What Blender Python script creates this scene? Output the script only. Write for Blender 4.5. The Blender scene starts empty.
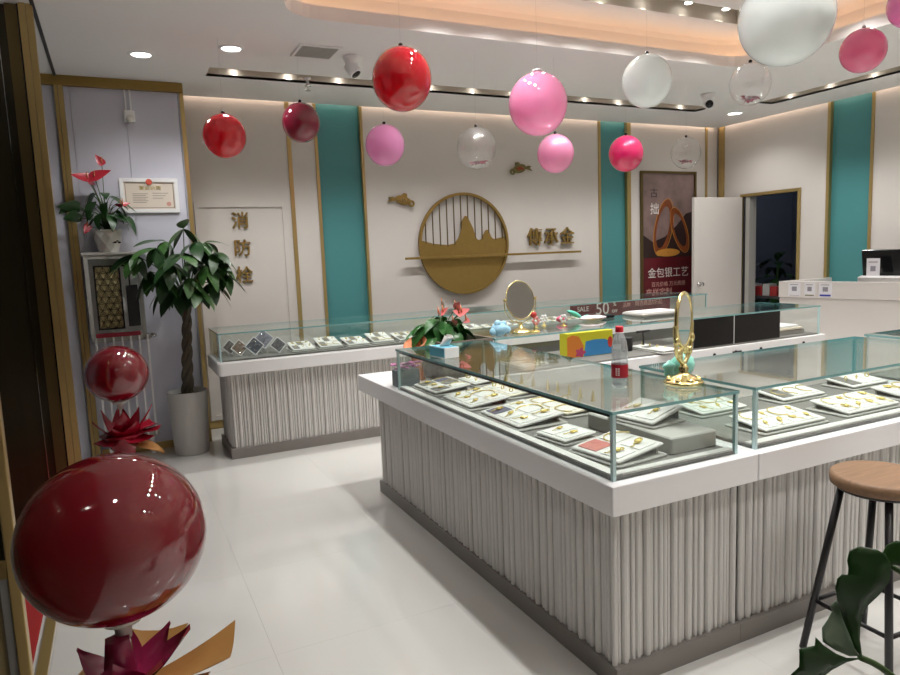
import bpy, bmesh, math, random
from mathutils import Vector, Matrix
random.seed(7)
S = bpy.context.scene
COL = S.collection
PI = math.pi
sin, cos = math.sin, math.cos

# ------------------------------------------------------------------ camera, world, exposure
def make_camera():
    yaw, pit, rol = [math.radians(a) for a in (25.8186, -6.979, -2.2672)]
    f = Vector((sin(yaw)*cos(pit), cos(yaw)*cos(pit), sin(pit)))
    r = Vector((cos(yaw), -sin(yaw), 0)); u = r.cross(f)
    r2 = cos(rol)*r + sin(rol)*u; u2 = -sin(rol)*r + cos(rol)*u
    cd = bpy.data.cameras.new('camera'); co = bpy.data.objects.new('camera', cd); COL.objects.link(co)
    cd.sensor_fit = 'HORIZONTAL'; cd.sensor_width = 36; cd.lens = 681.15/900*36
    cd.clip_start = .02
    m = Matrix((r2, u2, -f)).transposed().to_4x4(); m.translation = (0, 0, 1.55)
    co.matrix_world = m
    S.camera = co
make_camera()
W = bpy.data.worlds.new('world'); S.world = W; W.use_nodes = True
bg = W.node_tree.nodes['Background']; bg.inputs[0].default_value = (.9, .93, 1, 1); bg.inputs[1].default_value = .12
S.view_settings.view_transform = 'Standard'; S.view_settings.look = 'None'
S.view_settings.exposure = 0.10; S.view_settings.gamma = 1; S.view_settings.use_curve_mapping = False
S.cycles.use_denoising = True
S.cycles.max_bounces = 10; S.cycles.transparent_max_bounces = 32
S.cycles.diffuse_bounces = 5; S.cycles.glossy_bounces = 5
S.cycles.caustics_reflective = False; S.cycles.caustics_refractive = False
SPOT_W = 40.0; DOWN_W = 34.0; COVE = 3.0; WALL_COVE = 5.0

# ------------------------------------------------------------------ materials
MATS = {}
def srgb(r, g, b):
    def c(v):
        v /= 255.0
        return v/12.92 if v <= .04045 else ((v+.055)/1.055)**2.4
    return (c(r), c(g), c(b), 1)
def mat(name, col, rough=.5, metal=0, spec=.5, coat=0, noise=0, nscale=8, bump=0, emit=None, es=0, trans=0, stretch=None):
    if name in MATS: return MATS[name]
    m = bpy.data.materials.new(name); m.use_nodes = True; nt = m.node_tree; b = nt.nodes['Principled BSDF']
    b.inputs['Base Color'].default_value = col; b.inputs['Roughness'].default_value = rough
    b.inputs['Metallic'].default_value = metal; b.inputs['Specular IOR Level'].default_value = spec
    b.inputs['Coat Weight'].default_value = coat; b.inputs['Coat Roughness'].default_value = .03
    b.inputs['Transmission Weight'].default_value = trans
    if noise or bump:
        tc = nt.nodes.new('ShaderNodeTexCoord'); tx = nt.nodes.new('ShaderNodeTexNoise')
        tx.inputs['Scale'].default_value = nscale; tx.inputs['Detail'].default_value = 5
        if stretch:
            mp = nt.nodes.new('ShaderNodeMapping'); mp.inputs['Scale'].default_value = stretch
            nt.links.new(tc.outputs['Object'], mp.inputs[0]); nt.links.new(mp.outputs[0], tx.inputs['Vector'])
        else: nt.links.new(tc.outputs['Object'], tx.inputs['Vector'])
        if noise:
            mx = nt.nodes.new('ShaderNodeMix'); mx.data_type = 'RGBA'
            mx.inputs[6].default_value = tuple(c*(1-noise) for c in col[:3])+(1,)
            mx.inputs[7].default_value = tuple(min(1, c*(1+noise)) for c in col[:3])+(1,)
            nt.links.new(tx.outputs['Fac'], mx.inputs[0]); nt.links.new(mx.outputs[2], b.inputs['Base Color'])
        if bump:
            bp = nt.nodes.new('ShaderNodeBump'); bp.inputs['Strength'].default_value = bump; bp.inputs['Distance'].default_value = .01
            nt.links.new(tx.outputs['Fac'], bp.inputs['Height']); nt.links.new(bp.outputs[0], b.inputs['Normal'])
    if emit:
        b.inputs['Emission Color'].default_value = emit; b.inputs['Emission Strength'].default_value = es
    MATS[name] = m
    return m
def fresnel_nodes(nt, f0, power=5):
    lw = nt.nodes.new('ShaderNodeLayerWeight'); lw.inputs['Blend'].default_value = .5
    pw = nt.nodes.new('ShaderNodeMath'); pw.operation = 'POWER'; pw.inputs[1].default_value = power
    nt.links.new(lw.outputs['Facing'], pw.inputs[0])
    ma = nt.nodes.new('ShaderNodeMath'); ma.operation = 'MULTIPLY_ADD'; ma.inputs[1].default_value = 1-f0; ma.inputs[2].default_value = f0
    nt.links.new(pw.outputs[0], ma.inputs[0])
    return ma.outputs[0]
def glass(name, tint=(.96, .985, .975, 1), f0=.045):
    if name in MATS: return MATS[name]
    m = bpy.data.materials.new(name); m.use_nodes = True; nt = m.node_tree; nt.nodes.remove(nt.nodes['Principled BSDF'])
    out = nt.nodes['Material Output']
    tr = nt.nodes.new('ShaderNodeBsdfTransparent'); tr.inputs[0].default_value = tint
    gl = nt.nodes.new('ShaderNodeBsdfGlossy'); gl.inputs['Roughness'].default_value = .0; gl.inputs[0].default_value = (.95, .98, .97, 1)
    mx = nt.nodes.new('ShaderNodeMixShader')
    nt.links.new(fresnel_nodes(nt, f0), mx.inputs[0]); nt.links.new(tr.outputs[0], mx.inputs[1]); nt.links.new(gl.outputs[0], mx.inputs[2])
    nt.links.new(mx.outputs[0], out.inputs[0])
    MATS[name] = m
    return m
def balloon_mat(name, col, clear=.3, f0=.05):
    # thin coloured film: part dye, part see-through, glossy skin
    m = bpy.data.materials.new(name); m.use_nodes = True; nt = m.node_tree; nt.nodes.remove(nt.nodes['Principled BSDF'])
    out = nt.nodes['Material Output']
    tr = nt.nodes.new('ShaderNodeBsdfTransparent'); tr.inputs[0].default_value = tuple(min(1, .25+.75*c**.5) for c in col[:3])+(1,)
    df = nt.nodes.new('ShaderNodeBsdfDiffuse'); df.inputs[0].default_value = col
    tl = nt.nodes.new('ShaderNodeBsdfTranslucent'); tl.inputs[0].default_value = col
    a = nt.nodes.new('ShaderNodeMixShader'); a.inputs[0].default_value = .4
    nt.links.new(df.outputs[0], a.inputs[1]); nt.links.new(tl.outputs[0], a.inputs[2])
    b = nt.nodes.new('ShaderNodeMixShader'); b.inputs[0].default_value = clear
    nt.links.new(a.outputs[0], b.inputs[1]); nt.links.new(tr.outputs[0], b.inputs[2])
    gl = nt.nodes.new('ShaderNodeBsdfGlossy'); gl.inputs['Roughness'].default_value = .03
    mx = nt.nodes.new('ShaderNodeMixShader')
    nt.links.new(fresnel_nodes(nt, f0, 3.5), mx.inputs[0]); nt.links.new(b.outputs[0], mx.inputs[1]); nt.links.new(gl.outputs[0], mx.inputs[2])
    nt.links.new(mx.outputs[0], out.inputs[0])
    MATS[name] = m
    return m

M_ceil = mat('ceiling_paint', srgb(240, 238, 236), .7)
M_tray = mat('tray_paint', srgb(242, 236, 233), .6)
M_wall = mat('wall_cream', srgb(219, 213, 207), .6, noise=.03, nscale=3)
M_panelw = mat('panel_bluewhite', srgb(206, 206, 218), .45)
M_teal = mat('teal_panel', srgb(78, 146, 148), .4)
M_gold = mat('gold_trim', srgb(190, 164, 108), .28, .65)
M_goldd = mat('bronze_trim', srgb(112, 96, 62), .3, .85)
M_chan = mat('channel_champagne', srgb(204, 194, 180), .5)
M_goldp = mat('brushed_gold', srgb(158, 130, 72), .42, .7, noise=.12, nscale=30, stretch=(1, 20, 1))
M_jewel = mat('yellow_gold', srgb(248, 222, 132), .18, .45)
M_tile = mat('floor_tile', srgb(204, 202, 197), .09, noise=.035, nscale=1.2, spec=.6, coat=.3)
M_grout = mat('grout', srgb(198, 196, 190), .6)
M_slab = mat('counter_white', srgb(236, 234, 234), .3)
M_slat = mat('slat_white', srgb(208, 205, 201), .4)
M_base = mat('counter_base_shaded', srgb(96, 94, 90), .7)  # darkened so the gaps between the slats read as shadow
M_kick = mat('plinth_grey', srgb(128, 122, 117), .4, noise=.06)
M_glass = glass('case_glass')
M_edge = mat('glass_edge', srgb(128, 176, 176), .08, spec=1.0)
M_edge2 = mat('glass_corner', srgb(186, 214, 214), .08, spec=1.0)
M_seal = mat('dark_seal', srgb(28, 40, 44), .3)
M_board = mat('display_board', srgb(116, 113, 108), .75, noise=.08, nscale=60)
M_whitem = mat('white_matte', srgb(214, 212, 207), .55)
M_traygrey = mat('tray_grey', srgb(176, 174, 168), .65)
M_cream = mat('cream_card', srgb(236, 228, 208), .6)
M_black = mat('black_gloss', srgb(14, 13, 15), .18)
M_blackm = mat('black_metal', srgb(20, 16, 20), .4)
M_dark = mat('dark_grey', srgb(52, 50, 52), .6)
M_white = mat('white_plastic', srgb(240, 240, 240), .35)
M_chrome = mat('chrome', srgb(214, 214, 214), .12, 1)
M_mirgold = mat('mirror_gold', srgb(240, 222, 158), .14, .92)
M_mirror = mat('mirror_glass', srgb(232, 236, 236), .01, 1)
M_wood = mat('seat_wood', srgb(124, 94, 68), .6, noise=.35, nscale=9, stretch=(1, 9, 9))
M_leafd = mat('leaf_dark', srgb(34, 66, 30), .32, noise=.3, nscale=9)
M_leafm = mat('leaf_green', srgb(54, 92, 40), .38, noise=.25, nscale=10)
M_leafa = mat('leaf_anthurium', srgb(50, 102, 48), .22, noise=.25, nscale=14)
M_leafn = mat('leaf_near', srgb(40, 74, 34), .25, noise=.25, nscale=12)
M_leafu = mat('leaf_underside', srgb(132, 152, 128), .45, noise=.15, nscale=16)
M_stem = mat('stem_green', srgb(70, 98, 48), .5)
M_bark = mat('bark', srgb(84, 76, 62), .85, noise=.3, nscale=40, bump=.5)
M_soil = mat('soil', srgb(40, 32, 26), .95)
M_red = mat('spathe_red', srgb(180, 40, 56), .3)
M_pinkf = mat('spathe_pink', srgb(240, 140, 138), .4)
M_ceramic = mat('pot_ceramic', srgb(226, 224, 218), .25)
M_planter = mat('planter_grey', srgb(196, 194, 190), .5)
M_foil = mat('wrap_red', srgb(150, 14, 38), .25, spec=.6)
M_foilp = mat('wrap_magenta', srgb(164, 44, 88), .22, spec=.7)
M_kraft = mat('kraft_paper', srgb(186, 136, 74), .55, noise=.08, nscale=10)
M_redmat = mat('red_carpet', srgb(150, 26, 26), .9, noise=.12, nscale=80)
M_deskw = mat('desk_white', srgb(226, 220, 216), .35)
M_led = mat('led_lens', srgb(255, 250, 240), .5, emit=(1, .96, .9, 1), es=14)
M_peach = mat('cove_led', srgb(255, 205, 160), .5, emit=(1, .70, .42, 1), es=COVE)
M_peachw = mat('wall_cove_led', srgb(255, 205, 160), .5, emit=(1, .80, .64, 1), es=WALL_COVE)
M_room = mat('backroom_paint', srgb(128, 134, 150), .8)
M_entr = mat('dark_bronze_cladding', srgb(66, 60, 44), .15, .5, noise=.3, nscale=2.5, stretch=(6, 1, .6))

# ------------------------------------------------------------------ mesh helpers
class MB:
    def __init__(s): s.v = []; s.f = []; s.m = []; s.sm = []
    def add(s, vs, fs, m=0, smooth=False, T=None):
        o = len(s.v)
        for p in vs: s.v.append(tuple(T @ Vector(p)) if T is not None else tuple(p))
        for f in fs: s.f.append([i+o for i in f]); s.m.append(m); s.sm.append(smooth)
        return s
    def box(s, x0, x1, y0, y1, z0, z1, m=0, T=None, me=None):
        vs = [(x0,y0,z0),(x1,y0,z0),(x1,y1,z0),(x0,y1,z0),(x0,y0,z1),(x1,y0,z1),(x1,y1,z1),(x0,y1,z1)]
        fs = [(3,2,1,0),(4,5,6,7),(0,1,5,4),(2,3,7,6),(1,2,6,5),(3,0,4,7)]
        s.add(vs, fs, m, False, T)
        if me is not None:   # the two largest faces keep m, the four thin faces get me
            d = [x1-x0, y1-y0, z1-z0]; k = d.index(min(d))
            big = {2: (0,1), 1: (2,3), 0: (4,5)}[k]
            for i in range(6):
                if i not in big: s.m[len(s.m)-6+i] = me
        return s
    def bbox(s, x0, x1, y0, y1, z0, z1, b=.01, m=0, T=None):  # box with rounded vertical edges and small chamfers
        n = 3; pts = []
        for (cx, cy, a0) in ((x1-b, y1-b, 0), (x0+b, y1-b, 90), (x0+b, y0+b, 180), (x1-b, y0+b, 270)):
            for k in range(n+1):
                a = math.radians(a0+90*k/n); pts.append((cx+b*cos(a), cy+b*sin(a)))
        c = min(b*.5, (z1-z0)*.3); mx, my = (x0+x1)/2, (y0+y1)/2
        def sh(q, d):
            return (q[0]-math.copysign(d, q[0]-mx), q[1]-math.copysign(d, q[1]-my))
        rings = [[(*sh(q, c), z0) for q in pts], [(*q, z0+c) for q in pts], [(*q, z1-c) for q in pts], [(*sh(q, c), z1) for q in pts]]
        return s.loft(rings, m, False, True, T)
    def loft(s, rings, m=0, smooth=True, cap=True, T=None, closed=True):
        n = len(rings[0]); vs = [p for r in rings for p in r]; fs = []
        for i in range(len(rings)-1):
            for j in range(n if closed else n-1):
                k = (j+1) % n
                fs.append((i*n+j, i*n+k, (i+1)*n+k, (i+1)*n+j))
        s.add(vs, fs, m, smooth, T)
        if cap:
            o = len(s.v)-len(vs)
            s.f.append([o+i for i in reversed(range(n))]); s.m.append(m); s.sm.append(False)
            s.f.append([o+(len(rings)-1)*n+i for i in range(n)]); s.m.append(m); s.sm.append(False)
        return s
    def lathe(s, prof, seg=24, c=(0,0,0), m=0, smooth=True, cap=True, T=None, rib=None):
        rings = []
        for r, z in prof:
            rings.append([(c[0]+(r*(rib(j) if rib else 1))*cos(2*PI*j/seg), c[1]+(r*(rib(j) if rib else 1))*sin(2*PI*j/seg), c[2]+z) for j in range(seg)])
        return s.loft(rings, m, smooth, cap, T)
    def tube(s, path, r, seg=8, m=0, cap=True, T=None, closed=False):
        P = [Vector(p) for p in path]; rings = []; n = len(P); up = None
        for i, p in enumerate(P):
            if closed: t = P[(i+1) % n]-P[i-1]
            else: t = P[min(i+1, n-1)]-P[max(i-1, 0)]
            t.normalize()
            if up is None:
                up = Vector((0, 0, 1)) if abs(t.z) < .9 else Vector((1, 0, 0))
            a = t.cross(up); a.normalize(); b = a.cross(t); up = b
            rr = r[i] if isinstance(r, (list, tuple)) else r
            rings.append([tuple(p+a*rr*cos(2*PI*k/seg)+b*rr*sin(2*PI*k/seg)) for k in range(seg)])
        if closed: rings.append(rings[0])
        return s.loft(rings, m, True, cap and not closed, T)
    def ball(s, c, rx, ry=None, rz=None, seg=24, rng=14, m=0, T=None, fn=None):
        ry = ry or rx; rz = rz or rx; vs = []; fs = []
        for i in range(rng+1):
            th = PI*i/rng
            for j in range(seg):
                ph = 2*PI*j/seg; d = Vector((sin(th)*cos(ph), sin(th)*sin(ph), cos(th)))
                k = fn(d) if fn else 1
                vs.append((c[0]+rx*d.x*k, c[1]+ry*d.y*k, c[2]+rz*d.z*k))
        for i in range(rng):
            for j in range(seg):
                k = (j+1) % seg
                fs.append((i*seg+j, (i+1)*seg+j, (i+1)*seg+k, i*seg+k))
        return s.add(vs, fs, m, True, T)
    def prism(s, poly, d0, d1, plane='XZ', m=0, T=None, ms=None):
        # polygon in the named plane, extruded between d0 and d1 along the remaining axis
        def P(q, d):
            return {'XZ': (q[0], d, q[1]), 'XY': (q[0], q[1], d), 'YZ': (d, q[0], q[1])}[plane]
        n = len(poly)
        s.add([P(q, d0) for q in poly]+[P(q, d1) for q in poly], [tuple(range(n)), tuple(reversed(range(n, 2*n)))]+[(j, j+n, (j+1) % n+n, (j+1) % n) for j in range(n)], m, False, T)
        if ms is not None:
            for k in range(n): s.m[-1-k] = ms
        return s
    def mesh(s, name, mats, origin=(0,0,0), fix=True):
        me = bpy.data.meshes.new(name)
        ox, oy, oz = origin
        me.from_pydata([(x-ox, y-oy, z-oz) for x, y, z in s.v], [], s.f)
        for x in (mats if isinstance(mats, (list, tuple)) else [mats]): me.materials.append(x)
        for p, mi, sm in zip(me.polygons, s.m, s.sm): p.material_index = mi; p.use_smooth = sm
        if fix:
            bm = bmesh.new(); bm.from_mesh(me); bmesh.ops.remove_doubles(bm, verts=bm.verts, dist=1e-6)
            bmesh.ops.recalc_face_normals(bm, faces=bm.faces); bm.to_mesh(me); bm.free()
        me.update()
        return me
def link(name, data, parent=None):
    o = bpy.data.objects.new(name, data); COL.objects.link(o)
    if parent: o.parent = parent
    return o
def thing(name, label, cat, loc=(0,0,0), group=None, rz=0):
    o = link(name, None); o.location = loc; o.rotation_euler = (0, 0, rz); o.empty_display_size = .05
    o['label'] = label; o['category'] = cat
    if group: o['group'] = group
    return o
WL = {}
def worldloc(o):
    p = Vector((0, 0, 0))
    while o: p += o.location; o = o.parent
    return p
def part(name, mb, mats, parent, label=None):     # geometry given in world coordinates, parents unrotated
    o = link(name, mb.mesh(name, mats, worldloc(parent)), parent)
    if label: o['label'] = label
    return o
def lpart(name, mb, mats, parent, label=None):    # geometry given in the parent's own coordinates
    o = link(name, mb.mesh(name, mats), parent)
    if label: o['label'] = label
    return o
def inst(name, me, parent, M=None, loc=None):
    o = link(name, me, parent)
    if M is not None: o.matrix_basis = M
    if loc is not None: o.location = loc
    return o
def solo(name, mb, mats, label, cat, loc=(0,0,0), group=None):
    o = link(name, mb.mesh(name, mats, loc)); o.location = loc
    o['label'] = label; o['category'] = cat
    if group: o['group'] = group
    return o
def struct(name, mb, mats, label=None, cat='trim'):
    o = link(name, mb.mesh(name, mats)); o['kind'] = 'structure'
    o['label'] = label or name.replace('_', ' '); o['category'] = cat
    return o
def text_mesh(body, size, depth=.0, align='CENTER', bold=0):
    c = bpy.data.curves.new('lettering', 'FONT'); c.body = body; c.size = size; c.extrude = depth; c.align_x = align; c.align_y = 'CENTER'; c.resolution_u = 3
    o = bpy.data.objects.new('lettering', c); COL.objects.link(o)
    bpy.context.view_layer.update()
    me = bpy.data.meshes.new_from_object(o.evaluated_get(bpy.context.evaluated_depsgraph_get()))
    bpy.data.objects.remove(o); bpy.data.curves.remove(c)
    if bold:     # heavier strokes: the outline doubled with a small sideways shift
        bm = bmesh.new(); bm.from_mesh(me)
        g = bmesh.ops.duplicate(bm, geom=bm.verts[:]+bm.edges[:]+bm.faces[:])
        bmesh.ops.translate(bm, verts=[v for v in g['geom'] if isinstance(v, bmesh.types.BMVert)], vec=(bold*size, bold*size*.5, .0004))
        bm.to_mesh(me); bm.free()
    return me
def text_part(name, body, size, depth, m, parent, loc, rot=(PI/2, 0, 0), sx=1, align='CENTER', label=None, bold=0):
    me = text_mesh(body, size, depth, align, bold); me.materials.clear(); me.materials.append(m)
    o = link(name, me, parent); o.location = Vector(loc)-worldloc(parent); o.rotation_euler = rot; o.scale = (sx, 1, 1)
    if label: o['label'] = label
    return o
def smoothpath(pts, n=6):
    P = [Vector(p) for p in pts]; out = []
    for i in range(len(P)-1):
        p0 = P[max(i-1, 0)]; p1 = P[i]; p2 = P[i+1]; p3 = P[min(i+2, len(P)-1)]
        for k in range(n):
            t = k/n
            out.append(.5*((2*p1)+(-p0+p2)*t+(2*p0-5*p1+4*p2-p3)*t*t+(-p0+3*p1-3*p2+p3)*t**3))
    out.append(P[-1]); return out
def lamp(name, kind, energy, loc, parent=None, size=.06, col=(1, .99, .975), cone=1.9, blend=.7, rot=None):
    l = bpy.data.lights.new(name, kind); l.energy = energy; l.color = col
    if kind == 'SPOT': l.spot_size = cone; l.spot_blend = blend; l.shadow_soft_size = size
    else: l.shadow_soft_size = size
    o = bpy.data.objects.new(name, l); COL.objects.link(o)
    if parent: o.parent = parent; o.location = Vector(loc)-worldloc(parent)
    else: o.location = loc
    if rot: o.rotation_euler = rot
    return o

# ------------------------------------------------------------------ the setting
CZ = 3.03; TZ = 3.28
TX0, TX1, TY0, TY1, TR = 1.01, 5.02, -.6, 4.33, .26     # ceiling tray
SLOT_B = (.78, 6.02, 5.62, 5.88)                         # slot along the back wall
SLOT_R = (6.33, 6.58, 2.2, 5.32)                         # slot along the right wall
# floor: grout bed and separate tiles
f = struct('floor', MB().box(-3.2, 9.4, -2.2, 7.2, -.08, -.004), M_grout, 'pale polished tile floor', 'floor')
TS = .8
tile_me = MB().box(.0003, TS-.0003, .0003, TS-.0003, -.004, 0).mesh('tile', M_tile)
for i in range(-1, 10):
    for j in range(-2, 9):
        inst('tile', tile_me, f, loc=(-.365+i*TS, -.60+j*TS, 0))
# ceiling
def ceiling():
    holes = [(TX0, TX1, TY0, TY1), SLOT_B, SLOT_R]
    xs = sorted({-3.2, 7.15, *[h[0] for h in holes], *[h[1] for h in holes]})
    ys = sorted({-2.2, 6.6, *[h[2] for h in holes], *[h[3] for h in holes]})
    mb = MB()
    for a, b in zip(xs, xs[1:]):
        for c, d in zip(ys, ys[1:]):
            mx, my = (a+b)/2, (c+d)/2
            if any(h[0] < mx < h[1] and h[2] < my < h[3] for h in holes): continue
            mb.add([(a,c,CZ),(b,c,CZ),(b,d,CZ),(a,d,CZ)], [(0,3,2,1)])
    # rounded corner fills
    for cx, cy, sx, sy in ((TX0, TY1, 1, -1), (TX1, TY1, -1, -1), (TX0, TY0, 1, 1), (TX1, TY0, -1, 1)):
        arc = [(cx+sx*TR-sx*TR*cos(a), cy+sy*TR-sy*TR*sin(a), CZ) for a in [PI/2*k/8 for k in range(9)]]
        mb.add([(cx, cy, CZ)]+arc, [(0, k+1, k+2) for k in range(8)])
    # edges of the slots in the ceiling board
    for (a, b, c, d) in (SLOT_B, SLOT_R):
        for q in (((a,c),(b,c)), ((a,d),(b,d)), ((a,c),(a,d)), ((b,c),(b,d))):
            (x0,y0),(x1,y1) = q
            mb.add([(x0,y0,CZ),(x1,y1,CZ),(x1,y1,CZ+.02),(x0,y0,CZ+.02)], [(0,1,2,3)])
    return struct('ceiling', mb, M_ceil, 'white plaster ceiling with a raised tray', 'ceiling')
ceil_o = ceiling()
def rrect(x0, x1, y0, y1, r, z, n=8):
    pts = []
    for cx, cy, a0 in ((x1-r, y1-r, 0), (x0+r, y1-r, 90), (x0+r, y0+r, 180), (x1-r, y0+r, 270)):
        for k in range(n+1):
            a = math.radians(a0+90*k/n); pts.append((cx+r*cos(a), cy+r*sin(a), z))
    return pts
mb = MB(); e = .16
mb.loft([rrect(TX0, TX1, TY0, TY1, TR, CZ), rrect(TX0, TX1, TY0, TY1, TR, CZ+.085), rrect(TX0-.03, TX1+.03, TY0-.03, TY1+.03, TR+.03, CZ+.085), rrect(TX0-.03, TX1+.03, TY0-.03, TY1+.03, TR+.03, CZ+.04),
         rrect(TX0-e, TX1+e, TY0-e, TY1+e, TR+e, CZ+.04), rrect(TX0-e, TX1+e, TY0-e, TY1+e, TR+e, TZ-.03), rrect(TX0-e+.03, TX1+e-.03, TY0-e+.03, TY1+e-.03, TR+e, TZ)], 0, False, False)
o = link('tray_lip', mb.mesh('tray_lip', M_tray), ceil_o)
# upper board of the tray with three slots and two added fill slots left open
TS_F = (1.9, 4.62, 3.84, 4.08); TS_L = (1.80, 1.94, 1.2, 3.70); TS_N = (2.2, 4.62, 1.60, 1.74); TS_E_FILL = (1.9, 4.62, -.10, .08); TS_R_FILL = (4.66, 4.82, 1.9, 3.5)
def tray_board():
    holes = [TS_F, TS_L, TS_N, TS_E_FILL, TS_R_FILL]; x0, x1, y0, y1 = TX0-e, TX1+e, TY0-e, TY1+e
    xs = sorted({x0, x1, *[h[0] for h in holes], *[h[1] for h in holes]}); ys = sorted({y0, y1, *[h[2] for h in holes], *[h[3] for h in holes]})
    mb = MB()
    for a, b in zip(xs, xs[1:]):
        for c, d in zip(ys, ys[1:]):
            mx, my = (a+b)/2, (c+d)/2
            if any(h[0] < mx < h[1] and h[2] < my < h[3] for h in holes): continue
            mb.add([(a,c,TZ),(b,c,TZ),(b,d,TZ),(a,d,TZ)], [(0,3,2,1)])
    return link('tray_board', mb.mesh('tray_board', M_tray), ceil_o)
tray_board()
# warm strip light lying on the tray's ledge
mb = MB(); k = .10
mb.loft([rrect(TX0-k, TX1+k, TY0-k, TY1+k, TR+k, CZ+.045), rrect(TX0-k, TX1+k, TY0-k, TY1+k, TR+k, CZ+.058), rrect(TX0-k+.02, TX1+k-.02, TY0-k+.02, TY1+k-.02, TR+k, CZ+.058), rrect(TX0-k+.02, TX1+k-.02, TY0-k+.02, TY1+k-.02, TR+k, CZ+.045)], 0, False, False)
t = thing('cove_strip_light', 'warm peach strip light glowing inside the raised ceiling tray', 'strip light', (3, 4.4, CZ+.045))
part('led_strip', mb, M_peach, t)

# back wall: recessed core, cream and teal panels proud of it
WY = 6.66
wb = struct('wall_back', MB().box(-3.2, 7.36, WY+.05, WY+.16, 0, 3.2), M_wall, 'cream back wall with teal bays and gold strips', 'wall')
for a, b in ((.45, 1.575), (1.613, 1.844), (2.34, 5.269), (5.759, 7.0), (7.033, 7.22)):
    part('wall_panel', MB().box(a, b, WY, WY+.05, 0, 3.16), M_wall, wb)
for a, b in ((1.874, 2.314), (5.302, 5.70)):
    part('teal_panel', MB().box(a, b, WY+.035, WY+.05, 0, 3.16), M_teal, wb, 'teal panel')
part('cove_board', MB().box(.45, 7.36, 6.56, WY+.05, 3.16, 3.19), M_ceil, wb)
part('baseboard', MB().box(.63, 7.2, WY-.012, WY, 0, .07), M_gold, wb, 'gold skirting strip')
n = 1
for a, b in ((1.575, 1.613), (1.844, 1.874), (2.314, 2.34), (5.269, 5.302), (5.70, 5.759), (7.0, 7.033)):
    struct('trim_%d' % n, MB().box(a, b, WY-.012, WY+.05, 0, 3.12), M_gold, 'vertical gold strip on the back wall beside %s' % ('the hydrant panel', 'the first teal bay, left edge', 'the first teal bay, right edge', 'the second teal bay, left edge', 'the second teal bay, right edge', 'the room corner')[n-1], 'trim'); n += 1
t = thing('cove_strip_light', 'warm strip light hidden along the top of the back wall', 'strip light', (3.9, 6.6, 3.06))
part('led_strip', MB().box(.64, 7.14, 6.60, 6.606, 3.06, 3.085), M_peachw, t)
# right wall with its doorway
RX = 7.22; DY0, DY1, DZ = 5.46, 6.24, 2.12
wr = struct('wall_right', MB().box(RX+.05, RX+.14, -2.2, DY0, 0, 3.2).box(RX+.05, RX+.14, DY1, 6.75, 0, 3.2).box(RX+.05, RX+.14, DY0, DY1, DZ, 3.2), M_wall, 'cream right wall with doorway and teal bay', 'wall')
part('wall_panel', MB().box(RX, RX+.05, DY1+.02, 6.54, 0, 3.16), M_wall, wr)
part('wall_panel', MB().box(RX, RX+.05, DY0, DY1+.02, DZ+.02, 3.16), M_wall, wr)
part('wall_panel', MB().box(RX, RX+.05, 5.11, DY0, 0, 3.16), M_wall, wr)
part('wall_panel', MB().box(RX, RX+.05, -2.2, 4.59, 0, 3.16), M_wall, wr)
part('teal_panel', MB().box(RX+.035, RX+.05, 4.62, 5.075, 0, 3.16), M_teal, wr, 'teal panel')
part('cove_board', MB().box(7.12, RX+.05, -2.2, 6.7, 3.16, 3.19), M_ceil, wr)
struct('trim_7', MB().box(RX-.02, RX+.05, 6.54, 6.62, 0, 3.12), M_gold, 'wide gold corner strip between back wall and right wall')
struct('trim_8', MB().box(RX-.012, RX+.05, 5.075, 5.11, 0, 3.12), M_gold, 'gold strip between doorway and teal bay on the right wall')
struct('trim_9', MB().box(RX-.012, RX+.05, 4.59, 4.62, 0, 3.12), M_gold, 'gold strip on the near edge of the right wall teal bay')
t = thing('cove_strip_light', 'warm strip light hidden along the top of the right wall', 'strip light', (7.16, 4, 3.06))
part('led_strip', MB().box(7.15, 7.156, -2, 6.6, 3.06, 3.085), M_peachw, t)
# doorway: gold casing, open white leaf, dim room behind
d1 = struct('door_1', MB().box(RX-.015, RX+.14, DY0-.035, DY0, 0, DZ+.035).box(RX-.015, RX+.14, DY1, DY1+.035, 0, DZ+.035).box(RX-.015, RX+.14, DY0, DY1, DZ, DZ+.035), M_gold, 'gold framed doorway in the right wall with open white leaf', 'door')
part('door_leaf', MB().bbox(6.37, 7.19, 6.225, 6.265, .01, DZ-.005, .004), M_wall, d1, 'white door leaf swung open into the shop')
mb = MB(); T = Matrix.Translation((6.45, 6.225, 1.06)) @ Matrix.Rotation(PI/2, 4, 'X')
mb.lathe([(.028, 0), (.028, .008), (.011, .012), (.011, .035), (.026, .042), (.03, .058), (.022, .07), (0.001, .074)], 16, T=T)
part('door_knob', mb, M_chrome, d1, 'round chrome door knob')
part('jamb_strip', MB().box(RX+.0, RX+.12, DY1-.10, DY1-.04, 0, DZ), M_traygrey, d1)
part('door_lining', MB().box(RX+.05, RX+.14, DY1-.012, DY1, 0, DZ).box(RX-.01, RX+.14, 6.205, 6.225, .0, DZ), M_dark, d1)
br = struct('wall_backroom', MB().box(9.0, 9.08, 4.6, 7.2, 0, 3).box(7.36, 9.0, 6.9, 6.98, 0, 3).box(7.36, 9.0, 4.6, 4.68, 0, 3).box(7.36, 9.08, 4.6, 7.2, 2.6, 2.68), M_room, 'dim grey-blue room seen through the doorway', 'wall')
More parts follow.
